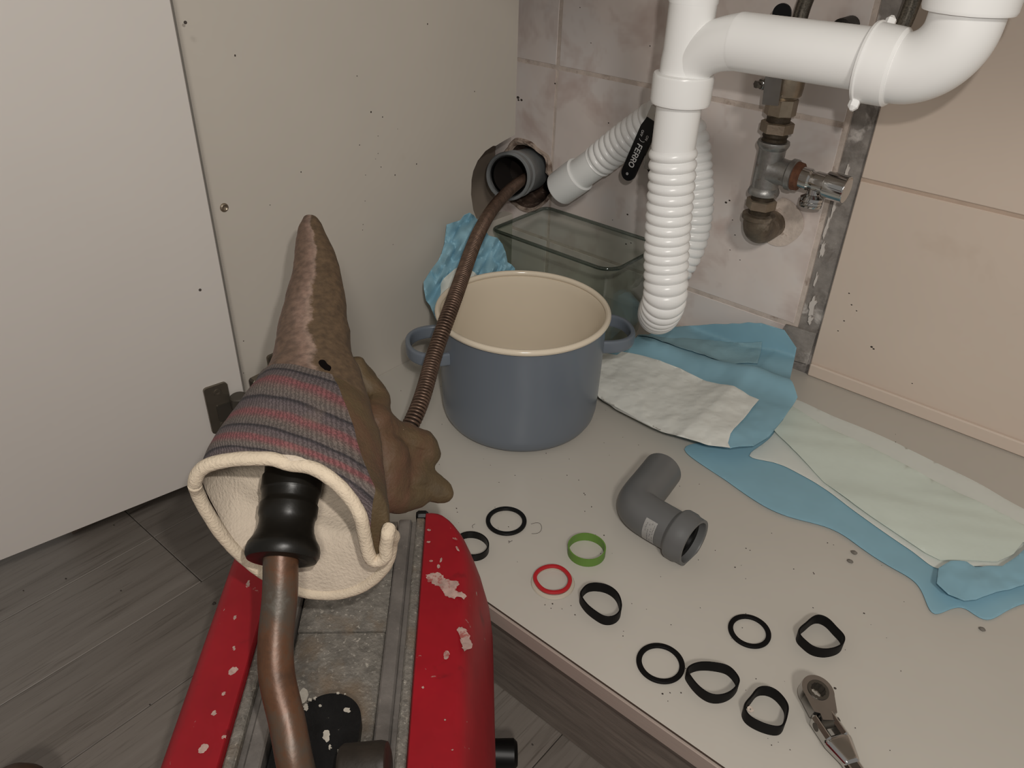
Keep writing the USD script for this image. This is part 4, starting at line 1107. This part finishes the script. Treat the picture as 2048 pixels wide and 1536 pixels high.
# forked joint
side_v = np.cross([0, 0, 1.0], wd)
for s in (-1, 1):
    obj('fork', box(J0 + side_v * s * 0.0068 + wd * 0.004 + np.array([0, 0, -0.001]), (0.0225, 0.0056, 0.0120), 0.0024, frame_z((0, 0, 1), wd)), 'chrome', wr, smooth=False)
obj('pivot_pin', lathe([(0.0032, -0.0098), (0.0032, 0.0098)], J0 + wd * 0.001, side_v, 20), 'hinge_dark', wr)
sh = J0 + wd * 0.015
obj('shoulder', tri_of(hull([(sh - side_v * 0.0062 + [0, 0, -0.001], 0.0050), (sh + side_v * 0.0062 + [0, 0, -0.001], 0.0050), (sh + wd * 0.014 - side_v * 0.003 + [0, 0, -0.0018], 0.0042), (sh + wd * 0.014 + side_v * 0.003 + [0, 0, -0.0018], 0.0042)])), 'chrome', wr, smooth=40)
hb_ = box(sh + wd * 0.085 + np.array([0, 0, -0.0030]), (0.160, 0.0128, 0.0062), 0.0018, frame_z((0, 0, 1), wd))
obj('handle', hb_, 'chrome', wr, smooth=False)
obj('handle_groove', box(sh + wd * 0.085 + np.array([0, 0, 0.0001]), (0.135, 0.0062, 0.0006), 0.0002, frame_z((0, 0, 1), wd)), 'hinge_dark', wr, smooth=False, label='dark recess along the handle')

# --- pebbles and specks
for i, (px, py, r) in enumerate(((1708, 1105, 0.0024), (1700, 1122, 0.0023), (1964, 1258, 0.0022))):
    c = on(px, py, 2, 0.001)
    b = trimesh.creation.icosphere(2, r)
    b.vertices *= np.array([1.2, 0.9, 0.6])
    b.vertices *= (0.8 + 0.4 * meshkit.noise(b.vertices * 900 + i * 7, 3))[:, None]
    b.apply_translation((c[0], c[1], r * 0.45))
    obj('grit', b, 'stone', None, ('small grey grit grain, upper one of a pair below the pad', 'small grey grit grain, lower one of a pair below the pad', 'single grey grit grain under the folded pad corner')[i], 'grit', smooth=60)
rngd = np.random.default_rng(21)
sp = []
for px, py, r in [(1105, 1208, .8), (1090, 1210, .7), (1150, 1230, .9), (1124, 1218, .5), (1017, 1054, .6), (990, 1015, .5), (1018, 1083, .7), (1183, 1014, .8), (1170, 990, .8), (1168, 987, .8), (1134, 951, .7), (1208, 1071, .9), (1342, 1250, .7), (1247, 1263, .6), (1670, 1377, 1.1), (1512, 1358, .6), (1626, 1216, .7), (1728, 1227, .8), (1492, 1097, .7), (1505, 997, .9), (1560, 934, .8), (1536, 990, .6), (1208, 886, .5), (998, 965, .6), (904, 978, .5), (1655, 1086, .6), (1667, 1090, .6), (913, 1017, .8), (1362, 1386, .7), (1325, 1388, .8), (1340, 1386, .6), (1470, 1135, .7), (1580, 1500, .6), (1628, 1148, .6), (1500, 1101, .6)]:
    c = on(px, py, 2, 0.0)
    b = trimesh.creation.icosphere(1, 0.00075 * r)
    b.vertices *= rngd.uniform(0.6, 1.4, 3) * [1, 1, 0.6]
    b.apply_translation((c[0], c[1], 0.0003))
    sp.append(b)
for _ in range(150):
    c = np.array([rngd.uniform(-0.62, 0.0), rngd.uniform(0.37, 0.86)])
    b = trimesh.creation.icosphere(0, 0.00032 * rngd.uniform(0.6, 1.6))
    b.apply_translation((c[0], c[1], 0.0002))
    sp.append(b)
obj('crumbs', cat(*sp), 'specks', None, 'tiny dark crumbs strewn over the white base board', 'debris', kind='stuff', smooth=False)
hairs = []
for pts in (((1062, 1048), (1078, 1046), (1083, 1058), (1076, 1066), (1063, 1067)), ((1017, 1086), (1021, 1083), (1025, 1081)), ((946, 1056), (945, 1051), (950, 1048))):
    hairs.append(sweep(spline(np.array([on(x, y, 2, 0.0006) for x, y in pts]), 20), 0.00018, 5))
obj('hair', cat(*hairs), 'specks', None, 'thin curled fibres beside the flat ring near the pot', 'fibre', kind='stuff', smooth=False)
sp = []
for px, py, r in [(742, 224, 1.0), (765, 234, .7), (470, 111, .9), (714, 152, .6), (855, 48, .8), (949, 183, .7), (719, 290, .6), (756, 272, .5), (756, 307, .5), (762, 334, .6), (833, 328, .8), (790, 350, .8), (730, 402, .5), (726, 449, .5), (602, 344, .7), (731, 350, .5), (795, 258, .4), (487, 682, .6), (487, 746, .5), (540, 410, .5), (751, 318, .4), (725, 460, .5), (786, 489, .5)]:
    p = on(px, py, 0, XP)
    b = trimesh.creation.icosphere(1, 0.0009 * r)
    b.vertices *= [0.3, 1, 1.2]
    b.apply_translation((XP + 0.0001, p[1], p[2]))
    sp.append(b)
for (px, py) in ((388, 573), (350, 40)):
    p = on(px, py, 0, -0.643)
    q = DH + dd * ((p[1] - DH[1]) / dd[1])
    b = trimesh.creation.icosphere(1, 0.0013)
    b.apply_translation((q[0], q[1], p[2]))
    sp.append(b)
obj('dirt_specks', cat(*sp), 'specks', cab, kind='stuff', smooth=False)
sp = []
for px, py, r in [(1036, 195, 2.0), (1043, 200, 1.6), (1037, 200, 1.4), (1110, 167, 1.0), (1217, 246, 0.8), (1452, 405, 1.3), (1459, 401, 1.0), (1465, 440, .6), (1470, 470, .7), (1460, 500, .6), (1255, 429, 1.2), (1252, 488, 1.1), (1262, 486, .8), (1225, 440, .6), (1480, 520, .6), (1700, 585, .8), (1705, 608, .8), (1715, 620, .7), (1690, 640, .8), (1745, 692, 1.2), (1749, 696, 1.0), (1678, 660, .7), (1826, 765, .6), (1300, 92, .7), (1182, 86, .6), (1160, 15, .6)]:
    p = on(px, py, 1, YW)
    b = trimesh.creation.icosphere(1, 0.0011 * r)
    b.vertices *= [1.2, 0.3, 0.9]
    b.apply_translation((p[0], YW - (0.003 if p[0] > XB else 0.0), p[2]))
    sp.append(b)
obj('dirt_specks', cat(*sp), 'specks', wb, kind='stuff', smooth=False)
# ================================================================== THE DRAIN CLEANING MACHINE
UA = np.array([-0.68, 0.733, 0.0])
UA /= np.linalg.norm(UA)
VA = np.array([UA[1], -UA[0], 0.0])
VC = -0.0935


def mp(U, V, z):
    return UA * U + VA * (VC + V) + np.array([0, 0, z])


RM = np.stack([UA, VA, np.array([0, 0, 1.0])], 1)             # local axes: along, right, up (left-handed pair is fixed by box symmetry)


def mbox(U0, U1, V0, V1, z0, z1, ch=0.001):
    rot = np.stack([UA, np.cross([0, 0, 1.0], UA), [0, 0, 1.0]], 1)
    return box(mp((U0 + U1) / 2, (V0 + V1) / 2, (z0 + z1) / 2), (U1 - U0, V1 - V0, z1 - z0), ch, rot)


dm = thing('drain_machine', 'red and grey drain cleaning machine with bent steel lever in front of the cabinet', 'drain machine')
UE, U0 = 0.489, 0.02
prof_in = np.array([(0.0540, -0.100), (0.0540, 0.0700), (0.0540, 0.0885), (0.0552, 0.0900), (0.070, 0.0902), (0.0815, 0.0895)])
prof_out = np.array([(0.0815, 0.0895), (0.0860, 0.0875), (0.0900, 0.0825), (0.0950, 0.070), (0.1010, 0.050), (0.1065, 0.025), (0.1090, 0.0), (0.1100, -0.03), (0.1100, -0.100)])


def cover(s):
    """One red cover; s = 1 right, -1 left: inner wall, flat deck, bulging flank."""
    pr = np.vstack([prof_in, prof_out[1:]])
    rings = []
    ds = np.r_[0.0, 0.0006, 0.0015, 0.003, 0.006, 0.010, 0.015, 0.021, 0.028, 0.036, 0.045, 0.055, UE - U0]
    for d in ds[::-1]:
        e = max(0.0, (0.055 - d) / 0.055)
        w = (max(0.0, 1 - e ** 2.1)) ** (1 / 2.1)
        drop = 0.004 * max(0.0, (0.006 - d) / 0.006) ** 2
        rings.append([mp(UE - d, s * (0.054 + (v - 0.054) * w), z - drop * (z > 0)) for v, z in pr])
    m = grid_mesh(np.array(rings), closed=False)
    if s > 0:
        m.invert()
    return m


for s in (1, -1):
    obj('cover', cover(s), 'red_plastic', dm, smooth=40, label='red scuffed plastic cover')


def scuff(name, pts, z, m, n=22, jag=0.0):
    """A worn or spattered spot lying on the machine: outline traced, ragged edge, a film's thickness."""
    p = np.array([on(x, y, 2, z)[:2] for x, y in pts])
    o = spline(p, n, closed=True)
    if jag:
        o = o + np.random.default_rng(int(pts[0][0])).normal(0, jag, o.shape)
    T_ = np.eye(4)
    T_[2, 3] = z
    obj(name, prism(Polygon(o).buffer(0), 0.00022, T_), m, dm, smooth=False)


def blob(x, y, w, h, a=0.0):
    c, s_ = math.cos(a), math.sin(a)
    return [(x + w * math.cos(t) * c - h * math.sin(t) * s_, y + w * math.cos(t) * s_ + h * math.sin(t) * c) for t in np.linspace(0, 2 * math.pi, 9)[:-1]]


scuff('scuff', [(855, 1150), (868, 1146), (885, 1150), (893, 1160), (912, 1162), (915, 1172), (910, 1180), (925, 1186), (930, 1198), (918, 1194), (902, 1196), (888, 1186), (872, 1172), (858, 1164)], 0.0903, 'scuff_pale', 70, 0.0006)
scuff('scuff', [(918, 1254), (930, 1258), (938, 1272), (940, 1296), (930, 1300), (922, 1284)], 0.0898, 'scuff_pale', 40, 0.0006)
for x, y, w, h, a in ((893, 1310, 6, 9, .2), (877, 1133, 3, 4, 0), (862, 1122, 4, 2, 0), (882, 1120, 2, 5, .4), (915, 1098, 2, 6, -.6), (858, 1060, 4, 2, .2), (857, 1084, 4, 1.6, 0), (910, 1078, 5, 1.8, .3), (846, 1375, 2, 3, 0), (890, 1440, 2, 2, 0), (905, 1500, 2, 1.5, 0)):
    scuff('scuff', blob(x, y, w, h, a), 0.0903, 'scuff_pale', 18, 0.00015)
for x, y, w, h, a in ((466, 1342, 11, 6, -.6), (428, 1427, 4, 5, .2), (447, 1388, 5, 3, -1), (448, 1474, 5, 3, -.4), (407, 1497, 13, 7, -.7), (468, 1297, 3, 4, 0), (496, 1168, 3, 8, .3), (470, 1235, 3, 5, .6)):
    scuff('scuff', blob(x, y, w, h, a), 0.0900, 'scuff_pale', 18, 0.0003)
obj('base', mbox(U0, UE - 0.05, -0.100, 0.100, -0.108, -0.097, 0.002), 'black_paint', dm, smooth=False)
for U in (0.08, 0.40):
    for s in (-1, 1):
        obj('foot', lathe([(0.012, 0), (0.014, 0.002), (0.013, 0.0125)], mp(U, s * 0.08, ZF), (0, 0, 1), 24), 'rubber_black', dm)
# cast frame: bed, raised front plate, two rails
obj('bed_plate', mbox(U0, 0.380, -0.0310, 0.0310, 0.02, 0.0735, 0.0012), 'cast_grey', dm, smooth=False, label='rough cast grey bed between the rails')
tp = [mp(0.3805, -0.031, 0.0735), mp(0.3805, 0.031, 0.0735), mp(0.486, 0.031, 0.0800), mp(0.486, -0.031, 0.0800)]
lo = [p - np.array([0, 0, 0.05]) for p in tp]
obj('front_plate', trimesh.convex.convex_hull(np.array(tp + lo)), 'cast_grey', dm, smooth=False)
for s in (1, -1):
    def rail(v0, v1, z, ch):
        a, b = sorted((s * v0, s * v1))
        return mbox(U0, UE - 0.002, a, b, 0.0, z, ch)
    obj('rail', cat(rail(0.0322, 0.0425, 0.0825, 0.0012), rail(0.0425, 0.0468, 0.0795, 0.0005)), 'rail_steel', dm, smooth=False, label='worn steel rail')
    obj('frame_edge', rail(0.0468, 0.0538, 0.0855, 0.0012), 'cast_grey', dm, smooth=False)
# black boss on the bed, spring plate to its left, brown clamp knob
st = shapely.LineString([(0.303, 0.0035), (0.16, 0.0035)]).buffer(0.0198, 24)
TM = plane_T((0, 0, 0), UA, np.cross([0, 0, 1.0], UA))
obj('clamp_boss', prism(Polygon([(x, -(y + VC)) for x, y in st.exterior.coords]), 0.0100, plane_T((0, 0, 0.0735), UA, np.cross([0, 0, 1.0], UA))), 'black_paint', dm, smooth=30, label='black round-ended clamp boss spattered with pale paint')
for x, y, w, h, a in ((606, 1392, 10, 17, .3), (612, 1415, 5, 8, 0), (694, 1420, 8, 5, .2), (653, 1472, 7, 13, 0), (620, 1400, 4, 3, 0), (630, 1397, 3, 3, 0), (604, 1436, 6, 11, 0), (676, 1386, 3, 2, 0), (690, 1388, 2, 2, 0), (660, 1494, 3, 5, 0), (640, 1412, 3, 2, .5)):
    scuff('paint_spot', blob(x, y, w, h, a), 0.0836, 'paint_spot', 18, 0.0003)
obj('clamp_plate', mbox(0.10, 0.292, -0.0300, -0.012, 0.0735, 0.0790, 0.001), 'black_paint', dm, smooth=False)
kc = mp(0.262, 0.0300, 0.098)
obj('clamp_knob', lathe([(0.0090, 0.0), (0.0125, 0.0008), (0.0138, 0.003), (0.0138, 0.024), (0.0128, 0.0275), (0.010, 0.0285)], kc - VA * 0.0125, VA + np.array([0, 0, 0.12]), 32), 'knob_brown', dm, label='dark brown clamp knob')
obj('clamp_bracket', mbox(0.235, 0.258, 0.010, 0.050, 0.075, 0.094, 0.003), 'knob_brown', dm, smooth=False)
obj('side_bumper', lathe([(0.0110, 0.0), (0.0125, 0.001), (0.0125, 0.018), (0.0095, 0.021)], mp(0.392, 0.1095, -0.098), VA, 28), 'rubber_black', dm, label='round black rubber bumper at the right side')
obj('cable_nozzle', lathe([(0.0125, 0.0), (0.0135, 0.001), (0.0135, 0.018), (0.0115, 0.026), (0.0115, 0.0)], mp(0.484, 0.0, 0.062), UA, 28, closed=True), 'black_paint', dm)
obj('latch', mbox(0.484, 0.492, 0.046, 0.056, 0.070, 0.0885, 0.002), 'rubber_black', dm, smooth=False)
# lever: bent steel tube and rubber grip
lev = [dep(562, 1112, 0.452), dep(560, 1190, 0.449), dep(553, 1262, 0.446), dep(551, 1310, 0.443), dep(557, 1370, 0.440), dep(573, 1438, 0.436), dep(589, 1521, 0.430), dep(604, 1600, 0.428)]
lev = [dep(566, 1060, 0.455)] + lev + [mp(0.175, -0.006, 0.100), mp(0.160, -0.004, 0.080)]
obj('lever_tube', sweep(spline(lev, 90), 0.0099, 32), 'rusty_steel', dm, smooth=60, label='bent rusty steel lever tube')
GA, GB = dep(563, 1124, 0.452), dep(591, 918, 0.480)
gx = (GB - GA) / np.linalg.norm(GB - GA)
gp = [(0.0101, 0.0010), (0.0150, 0.0), (0.0196, 0.0010), (0.0209, 0.0035), (0.0211, 0.0065), (0.0204, 0.0095), (0.0182, 0.0130), (0.0164, 0.0175), (0.0158, 0.0215), (0.0160, 0.0250), (0.0169, 0.0268), (0.0170, 0.0320), (0.0170, 0.0330), (0.0162, 0.0345), (0.0163, 0.0360), (0.0168, 0.0400), (0.0175, 0.0412), (0.0177, 0.0420), (0.0177, 0.0500), (0.0168, 0.0512), (0.0168, 0.0530), (0.0172, 0.0575), (0.0180, 0.0585), (0.0181, 0.0660), (0.0172, 0.0672), (0.0173, 0.0750), (0.0182, 0.0762), (0.0182, 0.0850), (0.0176, 0.1000), (0.0150, 0.1080), (0.0080, 0.1110)]
obj('lever_grip', lathe(gp, GA, gx, 56), 'grip_black', dm, smooth=38, label='ridged black rubber grip with a flange')

# ================================================================== THE DRAIN CABLE
cb = thing('drain_cable', 'brown steel spiral cable running from the red machine into the wall drain', 'cable')
cpts = [mp(0.30, 0, 0.060), mp(0.42, 0, 0.060), mp(0.485, 0, 0.062), mp(0.53, 0.001, 0.066), on(820, 852, 2, 0.106), dep(868, 712, 0.768), dep(899, 624, 0.796), dep(922, 560, 0.834), dep(950, 483, 0.900), dep(976, 432, 0.970), dep(1002, 398, 1.045), dep(1034, 368, 1.118), dep(1056, 354, 1.17), dep(1070, 346, 1.21)]
cp_ = spline(cpts, 900)
RC = 0.0083
cs_ = np.r_[0, np.cumsum(np.linalg.norm(np.diff(cp_, axis=0), axis=1))]
pitch = 0.0034
nn = int(cs_[-1] / pitch * 12)
qq = np.linspace(0, cs_[-1], nn)
cc_ = np.stack([np.interp(qq, cs_, cp_[:, k]) for k in range(3)], 1)
# strand laid as a helix on the core
t = np.gradient(cc_, axis=0)
t /= np.linalg.norm(t, axis=1, keepdims=True)
x = np.array([0.3, 0.2, 1.0])
X_, Y_ = [], []
for k in range(nn):
    x = x - t[k] * (x @ t[k])
    x /= np.linalg.norm(x)
    X_.append(x)
X_ = np.array(X_)
Y_ = np.cross(t, X_)
th = qq / pitch * 2 * np.pi
hel = cc_ + (RC - 0.00145) * (np.cos(th)[:, None] * X_ + np.sin(th)[:, None] * Y_)
obj('spiral_wire', sweep(hel, 0.00145, 7), 'spring_steel', cb, smooth=True)
obj('core', sweep(cc_[::12], RC - 0.0024, 16), 'spring_core', cb, smooth=True)

# ================================================================== THE WORK GLOVE
gv = thing('work_glove', 'brown leather work glove with striped cuff hung over the grip of the machine lever', 'glove')
NTH = 96
mouth_front = [(395, 958), (399, 944), (410, 931), (436, 921), (470, 915), (520, 913), (570, 917), (620, 926), (655, 946), (690, 978), (712, 1010), (724, 1050), (735, 1090), (752, 1112), (766, 1108), (774, 1088), (778, 1064), (780, 1052)]
mouth_back = [(781, 1072), (782, 1096), (775, 1120), (758, 1142), (730, 1164), (692, 1179), (650, 1183), (605, 1177), (562, 1160), (518, 1134), (484, 1105), (456, 1074), (431, 1036), (410, 1000), (399, 976)]


def mouth_pt(x, y, back):
    d = 0.432 + (y - 915) / 275 * 0.070
    return dep(x, y, d + 0.006 if back else d - 0.016 * min(max((x - 590) / 130, 0), 1))


mf = spline(np.array([mouth_pt(x, y, False) for x, y in mouth_front]), NTH // 2 + 1)
mb = spline(np.array([mouth_pt(780, 1052, False)] + [mouth_pt(x, y, True) for x, y in mouth_back[1:]] + [mouth_pt(395, 958, False)]), NTH // 2 + 1)
ring0 = np.vstack([mf[:-1], mb[:-1]])                         # from the left, over the front, to the right, back underneath
GR = [  # left px, right px, depth, front and rear thickness
    ((414, 922), (780, 1038), 0.462, 0.036, 0.040),
    ((430, 893), (776, 1010), 0.470, 0.036, 0.040),
    ((458, 852), (768, 963), 0.482, 0.034, 0.036),
    ((490, 802), (762, 893), 0.497, 0.031, 0.032),
    ((520, 764), (748, 836), 0.513, 0.027, 0.029),
    ((541, 732), (726, 765), 0.529, 0.023, 0.027),
    ((552, 695), (704, 702), 0.545, 0.021, 0.025),
    ((562, 648), (695, 650), 0.560, 0.019, 0.023),
    ((580, 578), (691, 592), 0.580, 0.017, 0.020),
    ((591, 518), (676, 524), 0.598, 0.014, 0.017),
    ((598, 470), (654, 474), 0.611, 0.011, 0.013),
    ((606, 442), (640, 447), 0.618, 0.007, 0.009),
]
thv = np.pi - np.arange(NTH) * 2 * np.pi / NTH                # pi = left, pi/2 = front, 0 = right, -pi/2 = rear
key = [ring0]
for (l, r, d, tf, tb) in GR:
    Lp, Rp = dep(*l, d), dep(*r, d)
    mid, half = (Lp + Rp) / 2, (Rp - Lp) / 2
    axis = dep(620, 430, 0.62) - dep(585, 1050, 0.455)
    N = np.cross(half, axis)
    N /= np.linalg.norm(N)
    if N @ (EYE - mid) < 0:
        N = -N
    c_, s_ = np.cos(thv), np.sin(thv)
    tt = np.where(s_ > 0, tf, tb)
    key.append(mid + half * (np.sign(c_) * np.abs(c_) ** 0.85)[:, None] + N * (tt * np.sign(s_) * np.abs(s_) ** 0.9)[:, None])
key = np.array(key)
cen = key.mean(1)
tk = np.r_[0, np.cumsum(np.linalg.norm(np.diff(cen, axis=0), axis=1))]
tk[1:] += 0.010
NR = 90
CUFF = 5.0                                                     # the cuff's cloth ends at this key ring
from scipy.interpolate import PchipInterpolator
pc = PchipInterpolator(tk, key, axis=0)
kidx = np.linspace(0, len(key) - 1, NR)
body = pc(np.interp(kidx, np.arange(len(key)), tk))
# folds and softness
dcol = np.roll(body, -1, 1) - np.roll(body, 1, 1)
drow = np.gradient(body, axis=0)
nrm = np.cross(dcol, drow)
rad = body - body.mean(1, keepdims=True)
if (nrm * rad).sum() < 0:
    nrm = -nrm
nrm /= np.linalg.norm(nrm, axis=2, keepdims=True) + 1e-12
wr_ = meshkit.fbm(body * np.array([55, 55, 55]), 3, 6) - 0.5
amp = np.interp(kidx, [0, 0.6, 3, 12], [0, 0.0012, 0.004, 0.0035])
body = body + nrm * (wr_ * amp[:, None])[..., None]


def part(rows, cols, cap=False, off=0.0, uvv=True):
    """A strip of the glove's skin: row range and column range (cyclic)."""
    q = body[rows[0]:rows[1]][:, np.arange(cols[0], cols[1]) % NTH]
    nq = nrm[rows[0]:rows[1]][:, np.arange(cols[0], cols[1]) % NTH]
    q = q + nq * off
    m = grid_mesh(q, closed=False)
    uu, vv = np.meshgrid(np.arange(cols[0], cols[1]) / NTH, kidx[rows[0]:rows[1]], indexing='xy')
    uv = np.stack([uu.ravel(), vv.ravel()], 1)
    return m, uv


rc = int(np.searchsorted(kidx, CUFF))
# cloth cuff: from a little behind the left edge over the front to near the right edge
c0, c1 = -12, int(NTH * 0.37)


def skin(m):
    """Outward faces."""
    return m


# leather boundary slants: nearer the fingers the leather reaches further over the front
body_c = body.copy()
mC, uvC = part((0, rc + 1), (c0, c1 + 1), off=0.0006)
# slant the right border of the cloth
rowsn, colsn = rc + 1, c1 + 1 - c0
Vg = np.array(mC.vertices).reshape(rowsn, colsn, 3)
Ug = uvC.reshape(rowsn, colsn, 2).copy()
cyc = np.concatenate([body, body, body], axis=1)
ncy = np.concatenate([nrm, nrm, nrm], axis=1)
for i in range(rowsn):
    f_ = kidx[i] / CUFF
    right = NTH * (0.405 - 0.12 * f_ ** 1.3)
    cols = np.linspace(c0, right, colsn) + NTH
    lo_ = np.floor(cols).astype(int)
    fr_ = (cols - lo_)[:, None]
    Vg[i] = cyc[i, lo_] * (1 - fr_) + cyc[i, lo_ + 1] * fr_ + (ncy[i, lo_] * (1 - fr_) + ncy[i, lo_ + 1] * fr_) * 0.0009
    Ug[i, :, 0] = (cols - NTH) / NTH
    Ug[i, :, 1] = kidx[i] / CUFF
mC = grid_mesh(Vg, closed=False)
obj('cuff', mC, 'cuff_cloth', gv, smooth=True, uv=Ug.reshape(-1, 2), label='striped purple grey and red woven cuff')
# leather skin all round (slightly inside the cloth over the cuff)
full = np.concatenate([body, body[:, :1]], axis=1)
ml = grid_mesh(np.concatenate([full[:rc + 1]], axis=0), closed=False)
obj('palm', ml, 'leather', gv, smooth=True, label='brown leather palm side')
uu, vv = np.meshgrid(np.arange(NTH + 1) / NTH, np.linspace(0, 1, NR - rc))
tipc = dep(623, 436, 0.622)
fing = full[rc:]
mfi = grid_mesh(fing, closed=False)
vtx = np.vstack([np.array(mfi.vertices), tipc])
tri_tip = np.array([[len(vtx) - 1, (NR - rc - 1) * (NTH + 1) + k, (NR - rc - 1) * (NTH + 1) + k + 1] for k in range(NTH)])
mfi = trimesh.Trimesh(vtx, np.vstack([np.array(mfi.faces), tri_tip[:, [0, 2, 1]]]), process=False)
obj('fingers', mfi, 'suede', gv, smooth=True, uv=np.vstack([np.stack([uu.ravel(), vv.ravel()], 1), [0.25, 1.0]]), label='stiff folded fingers, worn pinkish along one side, with a painted highlight on the ridge')
# the cuff's felt lining and thick raw hem
inner_ = body[:rc + 6] - nrm[:rc + 6] * 0.0026
mi = grid_mesh(np.concatenate([inner_, inner_[:, :1]], axis=1)[::-1], closed=False)
obj('lining', mi, 'felt_inside', gv, smooth=True, label='beige felt lining inside the cuff')
adir = dep(620, 430, 0.62) - dep(585, 1050, 0.455)
adir /= np.linalg.norm(adir)
hem = body[0] + nrm[0] * 0.0010 - adir * 0.0024
hem_ = spline(hem[::2], 200, closed=True)
hem_r = 0.0040 + 0.0006 * (meshkit.fbm(hem_ * 160, 3, 2) - 0.5)
obj('hem', sweep(hem_, hem_r, 16, closed=True), 'felt', gv, smooth=True, label='thick cream felt hem of the cuff')
# seam cord where cloth meets leather
# thumb: two flattened lobes folded to the right
def D(x, y, d, r):
    return (dep(x, y, d), r)


th_m = hull([D(742, 850, 0.530, 0.016), D(775, 880, 0.545, 0.016)]) + hull([D(775, 880, 0.545, 0.0160), D(840, 893, 0.560, 0.0125)]) + hull([D(840, 893, 0.560, 0.0128), D(848, 908, 0.562, 0.0125)])
th_m += hull([D(750, 900, 0.530, 0.018), D(790, 950, 0.545, 0.017)]) + hull([D(790, 950, 0.545, 0.0165), D(838, 960, 0.555, 0.0130)]) + hull([D(838, 960, 0.555, 0.0130), D(887, 984, 0.560, 0.0075)])
th_m += hull([D(775, 880, 0.545, 0.0160), D(790, 950, 0.545, 0.016), D(838, 905, 0.562, 0.0125), D(838, 955, 0.558, 0.0110)])
th_m += hull([D(762, 905, 0.530, 0.017), D(768, 1000, 0.525, 0.010), D(790, 950, 0.545, 0.016)]) + hull([D(768, 1000, 0.525, 0.009), D(800, 1000, 0.540, 0.010), D(840, 985, 0.552, 0.009)])
th_m += hull([D(712, 735, 0.545, 0.008), D(735, 745, 0.552, 0.0045), D(752, 800, 0.548, 0.010)]) + hull([D(752, 800, 0.548, 0.010), D(742, 850, 0.530, 0.014)])
tt_ = tri_of(th_m.refine_to_length(0.0030))
trimesh.smoothing.filter_taubin(tt_, iterations=40)
vn = np.array(tt_.vertex_normals)
tv_ = np.array(tt_.vertices)
tt_.vertices = tv_ + vn * ((meshkit.fbm(tv_ * 75, 3, 12) - 0.5) * 0.0045)[:, None]
obj('thumb', tt_, 'leather', gv, smooth=True, label='folded leather thumb lying over the front of the machine')
# small black tear beside the cuff
tear = sheet([(638, 722), (648, 720), (655, 728), (662, 734), (656, 744), (648, 738), (641, 732)], lambda q: np.array([dep(x, y, 0.4985) for x, y in q]), 2.0, 0.0006)
obj('tear', tear, 'leather_dark', gv, smooth=False, label='small dark tear above the cuff')

# ================================================================== A SHOE AT THE LOWER LEFT
sh_ = thing('shoe', 'brown rounded shoe tip barely showing at the bottom left corner', 'shoe')
S0 = on(97, 1541, 2, -0.105)
sx = np.array([-0.45, 0.89, 0])
sx /= np.linalg.norm(sx)
sy = np.array([-sx[1], sx[0], 0])


def sole(off, z):
    k = np.linspace(0, 2 * np.pi, 61)[:-1]
    L_, Wd = 0.14 + off, 0.046 + off
    e = 0.85
    return np.array([S0 - sx * 0.14 + sx * L_ * np.sign(np.cos(a)) * abs(np.cos(a)) ** e + sy * Wd * np.sign(np.sin(a)) * abs(np.sin(a)) ** e + [0, 0, z - S0[2]] for a in k])


obj('sole', grid_mesh(np.array([sole(-0.004, ZF + 0.0003), sole(0, ZF + 0.003), sole(0.0, ZF + 0.014), sole(-0.003, ZF + 0.016)]), True, True, True), 'shoe_welt', sh_)
obj('upper', grid_mesh(np.array([sole(-0.0055, ZF + 0.015), sole(-0.0045, ZF + 0.022), sole(-0.006, ZF + 0.034), sole(-0.013, ZF + 0.046), sole(-0.026, ZF + 0.054), sole(-0.040, ZF + 0.058)]), True, False, True), 'shoe_brown', sh_)

# crumbs on the room floor
sp = []
for px, py, r in ((429, 1207, 1.3), (426, 1209, .8), (242, 1182, .7), (47, 1182, .6), (228, 1051, .7), (132, 1158, .8), (1065, 1490, .7), (300, 1410, .6)):
    c_ = on(px, py, 2, ZF)
    b = trimesh.creation.icosphere(1, 0.0013 * r)
    b.vertices *= [1.2, 0.8, 0.6]
    b.apply_translation((c_[0], c_[1], ZF + 0.0006))
    sp.append(b)
obj('floor_crumbs', cat(*sp), 'specks', None, 'few dark crumbs lying on the grey laminate floor', 'debris', kind='stuff', smooth=False)
